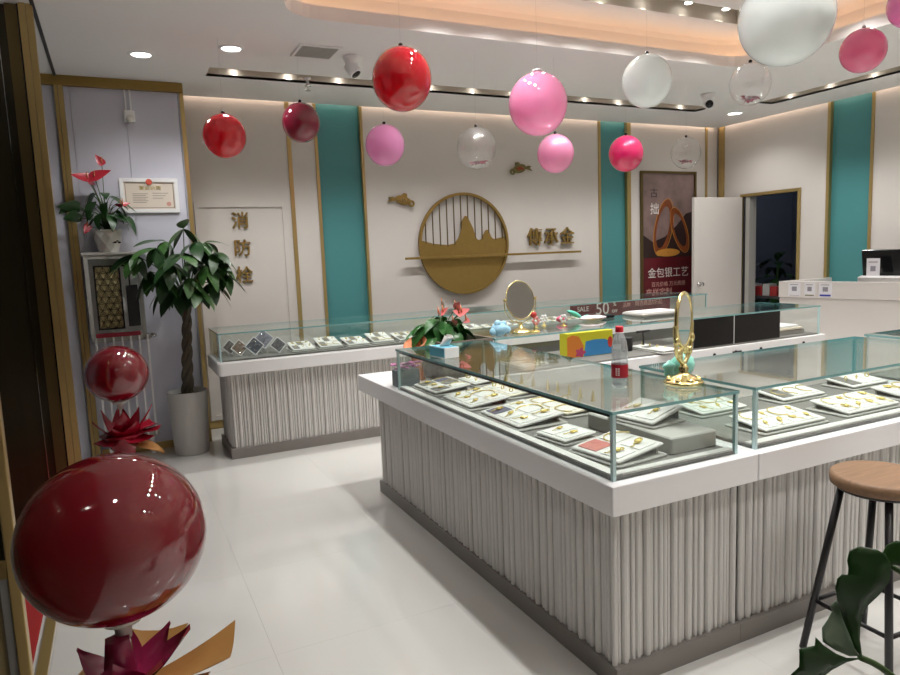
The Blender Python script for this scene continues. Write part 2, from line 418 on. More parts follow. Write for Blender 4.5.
# left panel wall near the entrance
PY = 6.2
wl = struct('wall_left', MB().box(-3.2, .60, PY+.02, WY+.05, 0, 3.2), M_panelw, 'blue-white panel wall at the entrance side', 'wall')
for a, b in ((-1.2, -.50), (-.495, -.312), (-.239, -.20), (-.196, .185), (.189, .585), (.589, .60)):
    part('wall_panel', MB().box(a, b, PY, PY+.02, 0, 2.955), M_panelw, wl)
struct('trim_10', MB().box(-.30, -.277, PY-.035, PY+.02, 0, 2.955).box(-.274, -.24, PY-.035, PY+.02, 0, 2.955), M_gold, 'polished gold post on the blue-white panel wall')
struct('trim_11', MB().box(.60, .632, PY-.012, WY+.05, 0, 3.03), M_gold, 'gold edge strip where the panel wall meets the back wall')
struct('trim_12', MB().box(-1.2, .625, PY-.04, PY+.02, 2.955, 3.03), M_goldp, 'flat gold beam along the top of the panel wall')
struct('trim_13', MB().box(-.295, -.275, -2, 6.16, CZ-.008, CZ+.001), M_dark, 'thin dark track line in the ceiling at the entrance')
struct('baseboard_left', MB().box(-.23, .60, PY-.01, PY, 0, .06), M_gold, 'gold skirting strip under the panel wall')
struct('wall_front', MB().box(-.5, 7.4, -2.28, -2.2, 0, 3.2), M_wall, 'cream front wall behind the viewer', 'wall')
struct('wall_facade', MB().box(-.50, -.40, -2.2, 2.38, 0, 3.03), M_entr, 'dark clad facade beside the entrance doorway', 'wall')
# entrance: dark clad wall, gold posts, threshold
we = struct('wall_entrance', MB().box(-3.2, -.405, 4.66, 4.74, 0, 3.03), M_entr, 'dark reflective bronze wall beside the entrance', 'wall')
struct('trim_14', MB().box(-.356, -.322, 4.60, 4.66, 0, 3.03).box(-.320, -.287, 4.605, 4.66, 0, 3.03), M_gold, 'gold two-faced post at the end of the dark entrance wall')
struct('trim_15', MB().box(-.366, -.357, 4.62, 4.70, 0, 3.03), M_black, 'black gasket line beside the gold entrance post')
struct('trim_16', MB().box(-.425, -.367, 4.63, 4.70, 0, 3.03), M_goldd, 'dark bronze upright beside the gold entrance post')
struct('trim_17', MB().box(-.47, -.467, 4.645, 4.66, 0, 3.03), M_chrome, 'thin pale metal line on the dark entrance wall')
struct('trim_18', MB().bbox(-.385, -.352, 2.42, 2.47, 0, 2.6, .004), M_gold, 'near gold door stile at the left edge')
struct('trim_19', MB().box(-.412, -.372, 2.2, 4.6, 0, .012), M_gold, 'gold threshold strip on the floor of the entrance')
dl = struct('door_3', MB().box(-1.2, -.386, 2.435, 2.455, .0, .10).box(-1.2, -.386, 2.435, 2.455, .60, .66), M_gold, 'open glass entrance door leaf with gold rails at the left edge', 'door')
part('floor_reflection_panel', MB().box(-1.2, -.386, 2.44, 2.45, .10, .60), M_traygrey, dl)  # floor mirrored in the dark glass, put in as a pale grey panel
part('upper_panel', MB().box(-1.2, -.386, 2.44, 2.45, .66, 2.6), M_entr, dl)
solo('entrance_mat', MB().bbox(-1.8, -.43, 2.55, 4.55, .0005, .012, .01), M_redmat, 'red carpet mat outside the gold threshold', 'mat', (-1.1, 3.5, 0))

# ------------------------------------------------------------------ ceiling fittings
lamp_mb = MB().lathe([(.030, 0), (.036, .01), (.036, .055), (.02, .07)], 14)
lamp_me = lamp_mb.mesh('lamp', M_chrome)
lens_me = MB().lathe([(.028, .0), (.028, .003)], 14).mesh('lens', M_led)
def slot_light(label, rect, z, lamps, energy, cone=1.9, depth=.14, aim=(0, 0)):
    a, b, c, d = rect
    t = thing('slot_light', label, 'slot light', ((a+b)/2, (c+d)/2, z))
    mb = MB().add([(a,c,z),(b,c,z),(b,d,z),(a,d,z),(a,c,z+depth),(b,c,z+depth),(b,d,z+depth),(a,d,z+depth)], [(4,5,6,7),(0,1,5,4),(2,3,7,6),(1,2,6,5),(3,0,4,7)])
    part('channel', mb, M_chan, t)
    for (x, y) in lamps:
        l = inst('lamp', lamp_me, t, loc=Vector((x, y, z+.07))-worldloc(t))
        inst('lens', lens_me, l, loc=(0, 0, -.004))
        lamp('slot_lamp', 'SPOT', energy, (x, y, z+.058), t, .03, cone=cone, rot=(aim[0], aim[1], 0))
    return t
def row(a, b, n, fixed, axis): return [((a+(b-a)*(i+.5)/n, fixed) if axis == 'x' else (fixed, a+(b-a)*(i+.5)/n)) for i in range(n)]
slot_light('long recessed light slot in the ceiling along the back wall', SLOT_B, CZ, row(.78, 6.02, 12, 5.838, 'x'), SPOT_W*.8)
slot_light('recessed light slot in the ceiling along the right wall', SLOT_R, CZ, row(2.2, 5.32, 7, 6.538, 'y'), SPOT_W*.8)
slot_light('recessed light slot inside the ceiling tray, far side', TS_F, TZ, row(1.9, 4.62, 7, 4.01, 'x'), SPOT_W*1.25)
slot_light('recessed light slot inside the ceiling tray, left side above the glass case', TS_L, TZ, row(1.2, 3.7, 6, 1.87, 'y'), SPOT_W*1.15)
slot_light('recessed light slot inside the ceiling tray, near side', TS_N, TZ, row(2.2, 4.62, 6, 1.67, 'x'), SPOT_W*1.0)
slot_light('added fill light slot inside the ceiling tray, entrance end', TS_E_FILL, TZ, row(1.9, 4.62, 6, 0, 'x'), SPOT_W*1.0)  # added out-of-view slot, raises the light on the counters' front faces
slot_light('added fill light slot inside the ceiling tray, right side', TS_R_FILL, TZ, row(1.9, 3.5, 4, 4.74, 'y'), SPOT_W*.8)  # added slot, brightens the right-hand balloons and the front case
def downlight(x, y, label, r=.085, e=DOWN_W):
    t = thing('downlight', label, 'downlight', (x, y, CZ))
    part('trim_ring', MB().lathe([(r*.84, -.001), (r*.9, -.010), (r*1.12, -.006), (r*1.18, .001)], 28, (x, y, CZ), cap=False), M_white, t)
    part('diffuser', MB().lathe([(.001, -.004), (r*.86, -.004)], 28, (x, y, CZ), cap=False), M_led, t)
    lamp('downlight_lamp', 'SPOT', e, (x, y, CZ-.02), t, .07, cone=2.4)
downlight(.297, 5.416, 'round downlight above the framed certificate', .075)
downlight(.859, 5.084, 'round downlight left of the ceiling vent', .075)
downlight(6.555, 5.796, 'round downlight in the far right ceiling corner', .085)
downlight(.15, .9, 'round downlight above the place of the viewer', .075, 24)
# air vent
t = thing('ceiling_vent', 'white slatted air vent in the ceiling beside the bullet camera', 'vent', (1.43, 4.97, CZ))
vx, vy = 1.43, 4.97
mb = MB()
for a, b, c, d in ((vx-.15, vx+.15, vy-.15, vy-.13), (vx-.15, vx+.15, vy+.13, vy+.15), (vx-.15, vx-.13, vy-.13, vy+.13), (vx+.13, vx+.15, vy-.13, vy+.13)): mb.box(a, b, c, d, CZ-.012, CZ-.0005)
part('frame', mb, M_ceil, t)
part('backing', MB().box(vx-.13, vx+.13, vy-.13, vy+.13, CZ-.003, CZ-.0008), M_dark, t)
for k in range(9): part('slat', MB().box(vx-.13, vx+.13, vy-.122+k*.029, vy-.104+k*.029, CZ-.011, CZ-.006), M_traygrey, t)
# cameras
def dome_camera(x, y, label, look, s=1.0):
    t = thing('security_camera', label, 'camera', (x, y, CZ))
    part('mount', MB().lathe([(.02*s, -.10*s), (.062*s, -.02*s), (.066*s, -.0005)], 20, (x, y, CZ)), M_ceil, t)
    d = Vector(look).normalized(); c = Vector((x, y, CZ-.085*s))
    T = Matrix.Translation(c) @ d.to_track_quat('Z', 'Y').to_matrix().to_4x4()
    part('housing', MB().lathe([(.012*s, -.05*s), (.045*s, -.035*s), (.05*s, .0), (.05*s, .05*s), (.044*s, .055*s)], 20, T=T), M_white, t)
    part('lens', MB().lathe([(.036*s, .052*s), (.036*s, .058*s), (.012*s, .06*s)], 18, T=T), M_black, t)
dome_camera(1.71, 5.02, 'white security camera beside the ceiling vent', (.35, -.35, -.75), 1.0)
dome_camera(5.45, 5.15, 'white turret security camera with black lens near the far corner', (-.55, -.8, -.35), 1.05)
# sprinkler in the back slot
t = thing('sprinkler_head', 'small white sprinkler head hanging below the back ceiling slot', 'sprinkler', (1.55, 5.69, CZ))
part('pipe', MB().lathe([(.03, -.002), (.03, -.012), (.012, -.014), (.012, -.06)], 12, (1.55, 5.69, CZ)), M_white, t)
part('deflector', MB().lathe([(.012, -.06), (.03, -.066), (.03, -.070), (.006, -.075), (.006, -.10), (.022, -.103), (.022, -.107)], 12, (1.55, 5.69, CZ)), M_chrome, t)
# emergency twin cable box on the panel wall
t = thing('wall_sensor', 'small white twin spot fitting high on the panel wall', 'emergency light', (.21, 6.17, 2.70))
part('bracket', MB().box(.185, .198, 6.185, 6.198, 2.77, 2.955).box(.222, .235, 6.185, 6.198, 2.77, 2.955), M_white, t)
part('housing', MB().bbox(.168, .252, 6.13, 6.199, 2.70, 2.785, .012), M_white, t)
part('lens', MB().ball((.21, 6.12, 2.715), .028, .03, .03, 14, 8), M_ceramic, t)
# ------------------------------------------------------------------ counters
SZ = .77; SB = .665; GZ = 1.01
def slat_mesh(w, d, h, name='slat'):
    prof = [(-w/2, 0), (-w/2, d*.45), (-w*.32, d*.86), (0, d), (w*.32, d*.86), (w/2, d*.45), (w/2, 0)]
    mb = MB(); n = len(prof)
    mb.add([(x, -y, 0) for x, y in prof]+[(x, -y, h) for x, y in prof], [(j, j+1, j+1+n, j+n) for j in range(n-1)]+[tuple(reversed(range(n))), tuple(range(n, 2*n))])
    me = mb.mesh(name, M_slat)
    for p in me.polygons: p.use_smooth = False
    return me
SLATS = [(w, slat_mesh(w, d, SB-.08)) for w, d in ((.015, .008), (.021, .015), (.018, .011), (.026, .019), (.012, .005))]
def slats(root, p0, p1, rz, zb=.08):
    a = Vector(p0); b = Vector(p1); L = (b-a).length; d = (b-a)/L; s = 0; k = 0
    seq = [1, 0, 3, 4, 2, 1, 4, 3, 0, 2, 1, 2, 0, 3]
    while True:
        w, me = SLATS[seq[k % len(seq)]]; k += 1
        if s+w > L: break
        p = a+d*(s+w/2); s += w+.0025
        inst('slat', me, root, M=Matrix.Translation(Vector((p.x, p.y, zb))-worldloc(root)) @ Matrix.Rotation(rz, 4, 'Z'))
def glass_case(root, x0, x1, y0, y1, z0, panes='tfblr', seal='', zt=GZ):
    g = .011
    mb = MB().box(x0+.006, x1-.006, y0+.006, y1-.006, z0, z0+.012)
    c = part('display_base', mb, M_board, root)
    P = {'t': (x0-.004, x1+.004, y0-.004, y1+.004, zt-.011, zt), 'f': (x0+.0135, x1-.0135, y0, y0+g, z0, zt-.0115), 'b': (x0+.0135, x1-.0135, y1-g, y1, z0, zt-.0115),
         'l': (x0, x0+g, y0+.0135, y1-.0135, z0, zt-.0115), 'r': (x1-g, x1, y0+.0135, y1-.0135, z0, zt-.0115)}
    for k in panes: part('glass_pane', MB().box(*P[k], m=0, me=1), [M_glass, M_edge], c)
    for (qx, qy) in ((x0, y0), (x1-.013, y0), (x0, y1-.013), (x1-.013, y1-.013)):
        part('corner_edge', MB().box(qx, qx+.013, qy-.0015, qy+.0115, z0, zt-.0116), M_edge2, c)
    S_ = {'f': (x0, x1, y0+g, y0+g+.006), 'l': (x0+g, x0+g+.006, y0, y1), 'r': (x1-g-.006, x1-g, y0, y1), 'b': (x0, x1, y1-g-.006, y1-g)}
    for k in seal: part('edge_seal', MB().box(*S_[k], zt-.026, zt-.0115), M_seal, c)
    return c
def light_rail(root, x0, x1, y0, y1, z):
    part('inner_ledge', MB().box(x0, x1, y0, y1, z, z+.006), M_whitem, root)
# unit A: left leg of the island
A = thing('display_counter', 'white slatted jewellery counter with long glass case, left leg of the island', 'display counter', (1.75, 3.0, 0))
part('base', MB().box(1.48, 2.05, 1.80, 4.14, .08, SB), M_base, A)
part('plinth', MB().box(1.455, 2.06, 1.768, 4.165, 0, .08), M_kick, A)
part('countertop', MB().bbox(1.40, 2.083, 1.716, 4.34, SB, SZ, .006), M_slab, A)
slats(A, (1.48, 4.14, 0), (1.48, 1.80, 0), -PI/2)
slats(A, (1.458, 1.80, 0), (2.055, 1.80, 0), 0)
glass_case(A, 1.437, 2.02, 1.758, 3.70, SZ, seal='l')
light_rail(A, 1.446, 1.485, 1.77, 3.69, SZ+.012); light_rail(A, 1.485, 2.01, 1.767, 1.80, SZ+.012)
# unit B: front leg
B = thing('display_counter', 'white slatted jewellery counter with glass case behind the bar stool', 'display counter', (2.9, 2.05, 0))
part('base', MB().box(2.09, 3.68, 1.80, 2.36, .08, SB), M_base, B)
part('plinth', MB().box(2.062, 3.69, 1.768, 2.38, 0, .08), M_kick, B)
part('countertop', MB().bbox(2.087, 3.70, 1.716, 2.42, SB, SZ, .006), M_slab, B)
slats(B, (2.072, 1.80, 0), (3.68, 1.80, 0), 0)
glass_case(B, 2.112, 3.64, 1.758, 2.385, SZ)
light_rail(B, 2.12, 3.63, 1.768, 1.81, SZ+.012)
# unit D: right continuation, only its top corner shows
D = thing('display_counter', 'glass topped counter unit at the right edge beyond the front case', 'display counter', (4.2, 2.05, 0))
part('base', MB().box(3.74, 4.6, 1.80, 2.36, .08, SB), M_base, D)
part('plinth', MB().box(3.72, 4.6, 1.768, 2.38, 0, .08), M_kick, D)
part('countertop', MB().bbox(3.705, 4.62, 1.716, 2.42, SB, SZ, .006), M_slab, D)
slats(D, (3.72, 1.80, 0), (4.58, 1.80, 0), 0)
glass_case(D, 3.765, 4.58, 1.758, 2.405, SZ)
# unit C: far leg seen from the staff side
Cc = thing('display_counter', 'white counter with glass case and black sliding doors, far leg of the island', 'display counter', (3.7, 4.0, 0))
part('base', MB().box(2.09, 5.20, 3.72, 4.28, .08, SB), M_deskw, Cc)
part('plinth', MB().box(2.10, 5.18, 3.74, 4.26, 0, .08), M_kick, Cc)
part('countertop', MB().bbox(2.087, 5.245, 3.685, 4.34, SB, SZ, .006), M_slab, Cc)
glass_case(Cc, 2.112, 5.205, 3.712, 4.30, SZ, panes='tblr')
part('sliding_door', MB().box(3.81, 4.222, 3.722, 3.728, SZ+.0, GZ-.011), M_black, Cc, 'black sliding door panel')
part('sliding_door', MB().box(4.228, 4.738, 3.722, 3.728, SZ+.0, GZ-.011), M_black, Cc, 'black sliding door panel')
part('door_strip', MB().box(4.2225, 4.2275, 3.720, 3.728, SZ, GZ-.011), M_white, Cc)
for x in (3.978, 4.203, 4.476, 4.972): part('lock', MB().lathe([(.012, 0), (.012, .008), (.006, .010)], 12, T=Matrix.Translation((x, 3.685, .722)) @ Matrix.Rotation(PI/2, 4, 'X')), M_blackm, Cc)
part('pull', MB().box(4.17, 4.26, 3.676, 3.685, .715, .728), M_blackm, Cc)
# unit E: counter in front of the back wall
EZ = .785; ESB = .68
E_ = thing('display_counter', 'long white slatted jewellery counter in front of the back wall', 'display counter', (3.2, 5.75, 0))
part('base', MB().box(.735, 5.74, 5.535, 6.05, .08, ESB), M_base, E_)
part('plinth', MB().box(.70, 5.76, 5.495, 6.07, 0, .08), M_kick, E_)
mb = MB(); mb.loft([rrect(.645, 5.85, 5.445, 6.10, .03, ESB, 4), rrect(.640, 5.855, 5.44, 6.105, .035, ESB+.01, 4), rrect(.640, 5.855, 5.44, 6.105, .035, EZ-.01, 4), rrect(.645, 5.85, 5.445, 6.10, .03, EZ, 4)], 0, False)
part('countertop', mb, M_slab, E_)
slats(E_, (.735, 5.535, 0), (3.3, 5.535, 0), 0, .08)
slats(E_, (.735, 6.05, 0), (.735, 5.535, 0), -PI/2, .08)
glass_case(E_, .668, 5.80, 5.48, 6.07, EZ)

# ------------------------------------------------------------------ jewellery trays
def pendant_mesh():
    mb = MB()
    mb.ball((0, 0, .006), .013, .010, .006, 10, 6)
    mb.tube([(.014+.007*cos(a), .007*sin(a), .006) for a in [2*PI*k/8 for k in range(8)]], .0022, 5, closed=True)
    mb.tube([(-.012, 0, .006), (-.02, .004, .005), (-.03, -.002, .004), (-.042, .003, .004)], .0018, 5)
    return mb.mesh('pendant', M_jewel)
PEND = pendant_mesh()
RING = MB().tube([(.011*cos(a), 0, .011+.011*sin(a)) for a in [2*PI*k/12 for k in range(12)]], .0026, 6, closed=True).mesh('ring', M_jewel)
CHAIN = MB().tube(smoothpath([(-.05, -.03, .003), (-.045, .01, .003), (-.01, .035, .003), (.03, .02, .003), (.05, -.02, .003)], 4), .0022, 5).mesh('chain', M_jewel)
def tray(label, x, y, w, d, z, rz=0, tilt=.10, style='pendants', group=None, n=(2, 3), boards=True, colors=None):
    t = thing('jewellery_tray', label, 'jewellery tray', (x, y, z), group, rz)
    h = .010; w *= .94; d *= .90
    lpart('tray_base', MB().bbox(-w/2, w/2, -d/2, d/2, 0, h, .012), M_traygrey, t)
    T = Matrix.Translation((0, 0, h+.003+abs(sin(tilt))*w*.47)) @ Matrix.Rotation(-tilt, 4, 'Y')
    b = lpart('tilted_board', MB().bbox(-w*.46, w*.46, -d*.46, d*.46, 0, .010, .006, T=T), M_cream if style == 'ringcones' else M_whitem, t)
    if abs(tilt) > .05:
        zz = h+2*abs(sin(tilt))*w*.46
        lpart('support', MB().box((w*.36 if tilt > 0 else -w*.40), (w*.40 if tilt > 0 else -w*.36), -d*.4, d*.4, h, zz-.004), M_traygrey, t)
    nx, ny = n
    for i in range(nx):
        for j in range(ny):
            cx = (-.5+(i+.5)/nx)*w*.84; cy = (-.5+(j+.5)/ny)*d*.84
            cw, cdp = w*.84/nx*.84, d*.84/ny*.84
            cm = M_card
            if colors and (i, j) in colors: cm = colors[(i, j)]
            elif style == 'mixed' and (i+j) % 3 == 2: cm = M_board
            cc = lpart('card', MB().bbox(cx-cw/2, cx+cw/2, cy-cdp/2, cy+cdp/2, .010, .013, .003, T=T), cm, b)
            if cm is M_blank: continue
            me = (PEND, RING, CHAIN)[(i*2+j*3+len(label)) % 3] if style != 'pendants' else (PEND, PEND, PEND, CHAIN)[(i+j*2) % 4]
            s = random.uniform(.95, 1.3)*min(1.1, max(.8, cdp/.08))
            inst('pendant', me, b, M=T @ Matrix.Translation((cx, cy, .0132)) @ Matrix.Rotation(random.uniform(-.9, .9), 4, 'Z') @ Matrix.Scale(s, 4))
    return t
M_card = mat('card_white', srgb(226, 225, 221), .5)
M_blank = mat('card_red_floral', srgb(196, 120, 110), .6, noise=.4, nscale=45)
M_slate = mat('slate_card', srgb(96, 96, 112), .6, noise=.15, nscale=60)
zA = SZ+.012
tray('jewellery tray with dark mesh card at the far end of the left glass case', 1.615, 3.47, .26, .36, zA, 0, .10, 'mixed', colors={(0, 0): M_board, (1, 2): M_slate})
tray('jewellery tray with gold pendants, second from the far end of the left case', 1.615, 3.06, .27, .38, zA, 0, .10)
tray('jewellery tray with slate card and gold pendants, middle of the left case', 1.615, 2.62, .28, .42, zA, 0, .12, colors={(0, 2): M_slate})
tray('small cream jewellery tray with two gold brooches in the left case', 1.60, 2.25, .20, .22, zA, .1, .05, n=(1, 2))
tray('jewellery tray with red floral card near the front corner of the left case', 1.625, 1.965, .27, .30, zA, .1, .12, n=(2, 2), colors={(0, 1): M_blank})
tray('low jewellery tray at the far end of the left case, inner row', 1.875, 3.52, .18, .26, zA, 0, .08, 'mixed', n=(2, 2))
tray('ring tray in the inner row of the left case, far one', 1.875, 3.16, .20, .36, zA, 0, .06, 'ringcones', n=(2, 3))
tray('ring tray in the inner row of the left case, near one', 1.88, 2.70, .20, .44, zA, 0, .06, 'ringcones', n=(2, 3))
solo('display_riser', MB().bbox(1.775, 2.005, 1.84, 2.34, zA, zA+.065, .01), M_traygrey, 'grey riser block inside the front corner of the left case', 'riser', (1.89, 2.09, zA))
tray('tilted jewellery tray with one big gold pendant and white card on the grey riser', 1.89, 2.10, .22, .27, zA+.065, .12, .22, n=(1, 2), colors={(0, 0): M_card})
# gold ring cones
cone_mb = MB().lathe([(.012, 0), (.012, .004), (.006, .008), (.0075, .02), (.0055, .04), (.001, .055)], 12)
cone_me = cone_mb.mesh('cone', M_jewel)
band_me = MB().tube([(.0085*cos(a), .0085*sin(a), .018) for a in [2*PI*k/12 for k in range(12)]], .003, 6, closed=True).mesh('ring_band', M_jewel)
for k, (x, y) in enumerate([(1.82, 3.24), (1.86, 3.17), (1.92, 3.10), (1.93, 3.0), (1.94, 2.88), (1.945, 2.80), (1.95, 2.71), (1.95, 2.62), (1.955, 2.53)]):
    t = thing('ring_cone', 'small gold ring cone, %s in the row inside the left case' % ('farthest one', 'second farthest', 'third farthest', 'fourth farthest', 'middle one', 'fourth nearest', 'third nearest', 'second nearest', 'nearest one')[k], 'ring holder', (x, y, zA+.058), 'gold ring cones in the left case')
    inst('cone', cone_me, t); inst('ring_band', band_me, t)
# case B
zB = SZ+.012
for lab, x, y, w, d, nn in (('jewellery tray by the left end glass of the front case, back row', 2.42, 2.26, .34, .20, (3, 2)), ('jewellery tray at the left front of the front case', 2.45, 1.93, .44, .22, (4, 2)),
                            ('jewellery tray in the middle of the front case, front row', 2.96, 1.93, .44, .22, (4, 2)), ('jewellery tray in the middle of the front case, back row', 2.93, 2.24, .36, .20, (3, 1)),
                            ('jewellery tray at the right of the front case, front row', 3.40, 1.95, .36, .22, (3, 2)), ('jewellery tray at the right of the front case, back row', 3.44, 2.24, .34, .20, (3, 1))):
    tray(lab, x, y, d, w, zB, PI/2, .12, 'pendants' if nn[1] == 2 else 'mixed', n=(nn[1], nn[0]))
# case E: diamond stands at the left, then trays
dia_me = {}
M_dia = [mat('stand_card_%d' % k, srgb(*c), .5, noise=.35, nscale=70) for k, c in enumerate(((120, 112, 108), (150, 120, 100), (92, 96, 112), (150, 150, 168), (96, 96, 104)))]
for k, (x, y, z, s) in enumerate(((.785, 5.76, .865, .092), (.848, 5.68, .862, .1), (.965, 5.66, .868, .112), (1.055, 5.74, .91, .122), (1.155, 5.66, .860, .098))):
    t = thing('diamond_stand', 'diamond-shaped white framed bangle stand, %s from the left end of the back counter' % ('first', 'second', 'third', 'fourth and tallest', 'fifth')[k], 'display stand', (x, y, z-s*.72), 'diamond bangle stands')
    T = Matrix.Translation((x, y, z)) @ Matrix.Rotation(-.3, 4, 'X') @ Matrix.Rotation(PI/4, 4, 'Y')
    h = s/2; q = .006
    mb = MB()
    for a, b, c, d in ((-h, h, -h, -h+q), (-h, h, h-q, h), (-h, -h+q, -h+q, h-q), (h-q, h, -h+q, h-q)): mb.box(a, b, -.012, .012, c, d, T=T)
    part('frame', mb, M_white, t)
    part('insert', MB().box(-h+q, h-q, -.008, .010, -h+q, h-q, T=T), M_dia[k], t)
    for dx in (-.2, .2): part('bangle', MB().tube([(dx*s+.26*s*cos(a)*.5, -.012, .3*s*sin(a)) for a in [2*PI*i/14 for i in range(14)]], .003, 5, closed=True, T=T), M_chrome, t)
    part('foot', MB().box(x-.02, x+.02, y-.015, y+.03, EZ+.012, z-s*.60), M_white, t)
zE = EZ+.012
tray_names = ['first', 'second', 'third', 'fourth', 'fifth', 'sixth', 'seventh', 'eighth', 'ninth', 'tenth', 'eleventh', 'twelfth', 'thirteenth', 'fourteenth']
for k in range(13):
    x = 1.35+k*.235
    tray('white jewellery tray in the back counter, %s to the right of the diamond stands' % tray_names[k], x, 5.68+.02*(k % 2), .30, .23, zE, PI/2, .20 if k % 2 else .14, 'mixed', n=(2, 3), group='trays in the back counter')
# sale board inside the back counter
t = thing('sale_board', 'dark red sale banner board reading SALE 50% standing inside the back counter', 'sign', (5.03, 5.98, zE))
M_banner = mat('banner_red', srgb(112, 42, 46), .5, noise=.25, nscale=2)
part('board', MB().box(4.34, 5.74, 5.975, 5.99, zE, .965), M_banner, t)
M_letter = mat('letter_white', srgb(236, 230, 226), .5)
M_letterp = mat('letter_pale', srgb(220, 170, 160), .5)
text_part('lettering', 'SALE', .075, .002, M_letter, t, (4.50, 5.973, .90))
text_part('lettering', '50', .19, .002, M_letter, t, (4.76, 5.973, .885))
text_part('lettering', '%', .07, .002, M_letter, t, (4.93, 5.973, .93)); text_part('lettering', 'OFF', .045, .002, M_letter, t, (4.93, 5.973, .85))
text_part('lettering', '品牌', .055, .002, M_letterp, t, (5.10, 5.973, .905)); text_part('lettering', '精选商品5折起', .062, .002, M_letterp, t, (5.42, 5.973, .91))
# case C contents
zC = SZ+.012
t = thing('toy_box', 'yellow and blue cardboard box inside the far counter case', 'box', (2.97, 3.98, zC))
M_yel = mat('print_yellow', srgb(214, 206, 40), .5); M_blu = mat('print_blue', srgb(62, 140, 200), .5); M_ora = mat('print_orange', srgb(224, 130, 50), .5); M_pk = mat('print_magenta', srgb(190, 70, 110), .5); M_rd = mat('print_red', srgb(206, 60, 44), .5)
part('carton', MB().bbox(2.815, 3.225, 3.93, 4.02, zC, .958, .004), M_yel, t)
part('printed_patch', MB().prism([(2.96, .785), (3.223, .785), (3.223, .86), (3.15, .895), (3.06, .90), (2.98, .89)], 3.9285, 3.93), M_blu, t)
part('printed_patch', MB().prism([(2.817, .785), (2.94, .785), (2.96, .86), (2.92, .93), (2.86, .945), (2.817, .93)], 3.928, 3.93), M_ora, t)
part('printed_patch', MB().prism([(2.93+.04*cos(a)*(1+.25*cos(5*a)), .815+.03*sin(a)*(1+.25*cos(5*a))) for a in [2*PI*k/24 for k in range(24)]], 3.927, 3.93), M_pk, t)
part('printed_patch', MB().prism([(3.198+.022*cos(a), .87+.04*sin(a)) for a in [2*PI*k/16 for k in range(16)]], 3.927, 3.93), M_rd, t)
t = thing('necklace_stand', 'black T-bar necklace stand inside the far counter case', 'display stand', (3.53, 3.95, zC))
part('post', MB().tube([(3.53, 3.95, zC), (3.53, 3.95, .915)], .008, 8), M_blackm, t)
part('crossbar', MB().tube([(3.47, 3.95, .915), (3.59, 3.95, .915)], .009, 8), M_blackm, t)
part('foot', MB().lathe([(.04, 0), (.04, .008), (.01, .012)], 16, (3.53, 3.95, zC)), M_blackm, t)
solo('pen_cup', MB().lathe([(.04, 0), (.044, .09), (.047, .10), (.04, .10), (.036, .012)], 16, (3.38, 3.96, zC)), M_dark, 'dark round cup beside the necklace stand in the far case', 'cup', (3.38, 3.96, zC))
tray('grey tray with gold pieces in front of the necklace stand in the far case', 3.52, 3.83, .16, .42, zC, 0, .05, 'mixed', n=(1, 4))
tray('dark tray with scattered gold chains at the left end of the far case', 2.42, 3.88, .24, .42, zC, 0, .05, 'mixed', n=(2, 3))
t = thing('booklet_stack', 'stack of white booklets and trays at the right end of the far case', 'books', (4.95, 3.92, zC))
part('tray', MB().bbox(4.78, 5.14, 3.80, 4.06, zC, zC+.035, .006), M_traygrey, t)
part('booklet', MB().bbox(4.77, 5.10, 3.79, 4.04, zC+.036, zC+.055, .006), M_cream, t)
part('booklet', MB().bbox(4.76, 5.06, 3.80, 4.03, zC+.056, zC+.075, .006), M_white, t)

# ------------------------------------------------------------------ wall ornaments
t = thing('round_wall_ornament', 'round gold wall ornament with mountain silhouette, bars and long shelf bar', 'wall art', (3.43, WY, 1.10))
ox, oz, R_ = 3.43, 1.655, .545
ring = MB(); nseg = 72
def circ(r, y): return [(ox+r*cos(2*PI*k/nseg), y, oz+r*sin(2*PI*k/nseg)) for k in range(nseg)]
ring.loft([circ(R_, WY-.015), circ(R_, WY-.05), circ(R_-.028, WY-.05), circ(R_-.028, WY-.015), circ(R_, WY-.015)], 0, False, False)
part('ring', ring, M_goldp, t)
mp = [(170,245),(215,258),(270,265),(300,260),(318,240),(328,215),(338,168),(346,152),(353,148),(361,154),(372,178),(383,202),(390,232),(398,245),(408,249),(418,243),(427,222),(436,209),(444,207),(452,217),(460,238),(470,246),(490,243),(515,238)]
prof = [(ox+(x-345)/180*.52, oz-(y-262)/205*.54) for x, y in mp]
rr = R_-.026
a0 = math.atan2(prof[-1][1]-oz, rr); arcp = [(ox+rr*cos(a), oz+rr*sin(a)) for a in [a0-(PI+2*a0)*k/40 for k in range(41)]]
arcp = [p for p in arcp if p[1] <= oz+.05]
inner = [p for p in prof if (p[0]-ox)**2+(p[1]-oz)**2 < rr*rr]
poly = inner+arcp
def tri_prism(poly, d0, d1):
    bm = bmesh.new(); vs = [bm.verts.new((x, d0, z)) for x, z in poly]; fc = bm.faces.new(vs)
    ex = bmesh.ops.extrude_face_region(bm, geom=[fc]); bmesh.ops.translate(bm, verts=[v for v in ex['geom'] if isinstance(v, bmesh.types.BMVert)], vec=(0, d1-d0, 0))
    bmesh.ops.triangulate(bm, faces=[f for f in bm.faces if len(f.verts) > 4]); bmesh.ops.recalc_face_normals(bm, faces=bm.faces)
    mb = MB(); bm.verts.index_update(); mb.add([tuple(v.co) for v in bm.verts], [[v.index for v in f.verts] for f in bm.faces]); bm.free()
    return mb
part('mountain_plate', tri_prism(poly, WY-.028, WY-.036), M_goldp, t)
def ptop(x):
    for (x0, z0), (x1, z1) in zip(prof, prof[1:]):
        if x0 <= x <= x1: return z0+(z1-z0)*(x-x0)/(x1-x0)
    return oz+.06
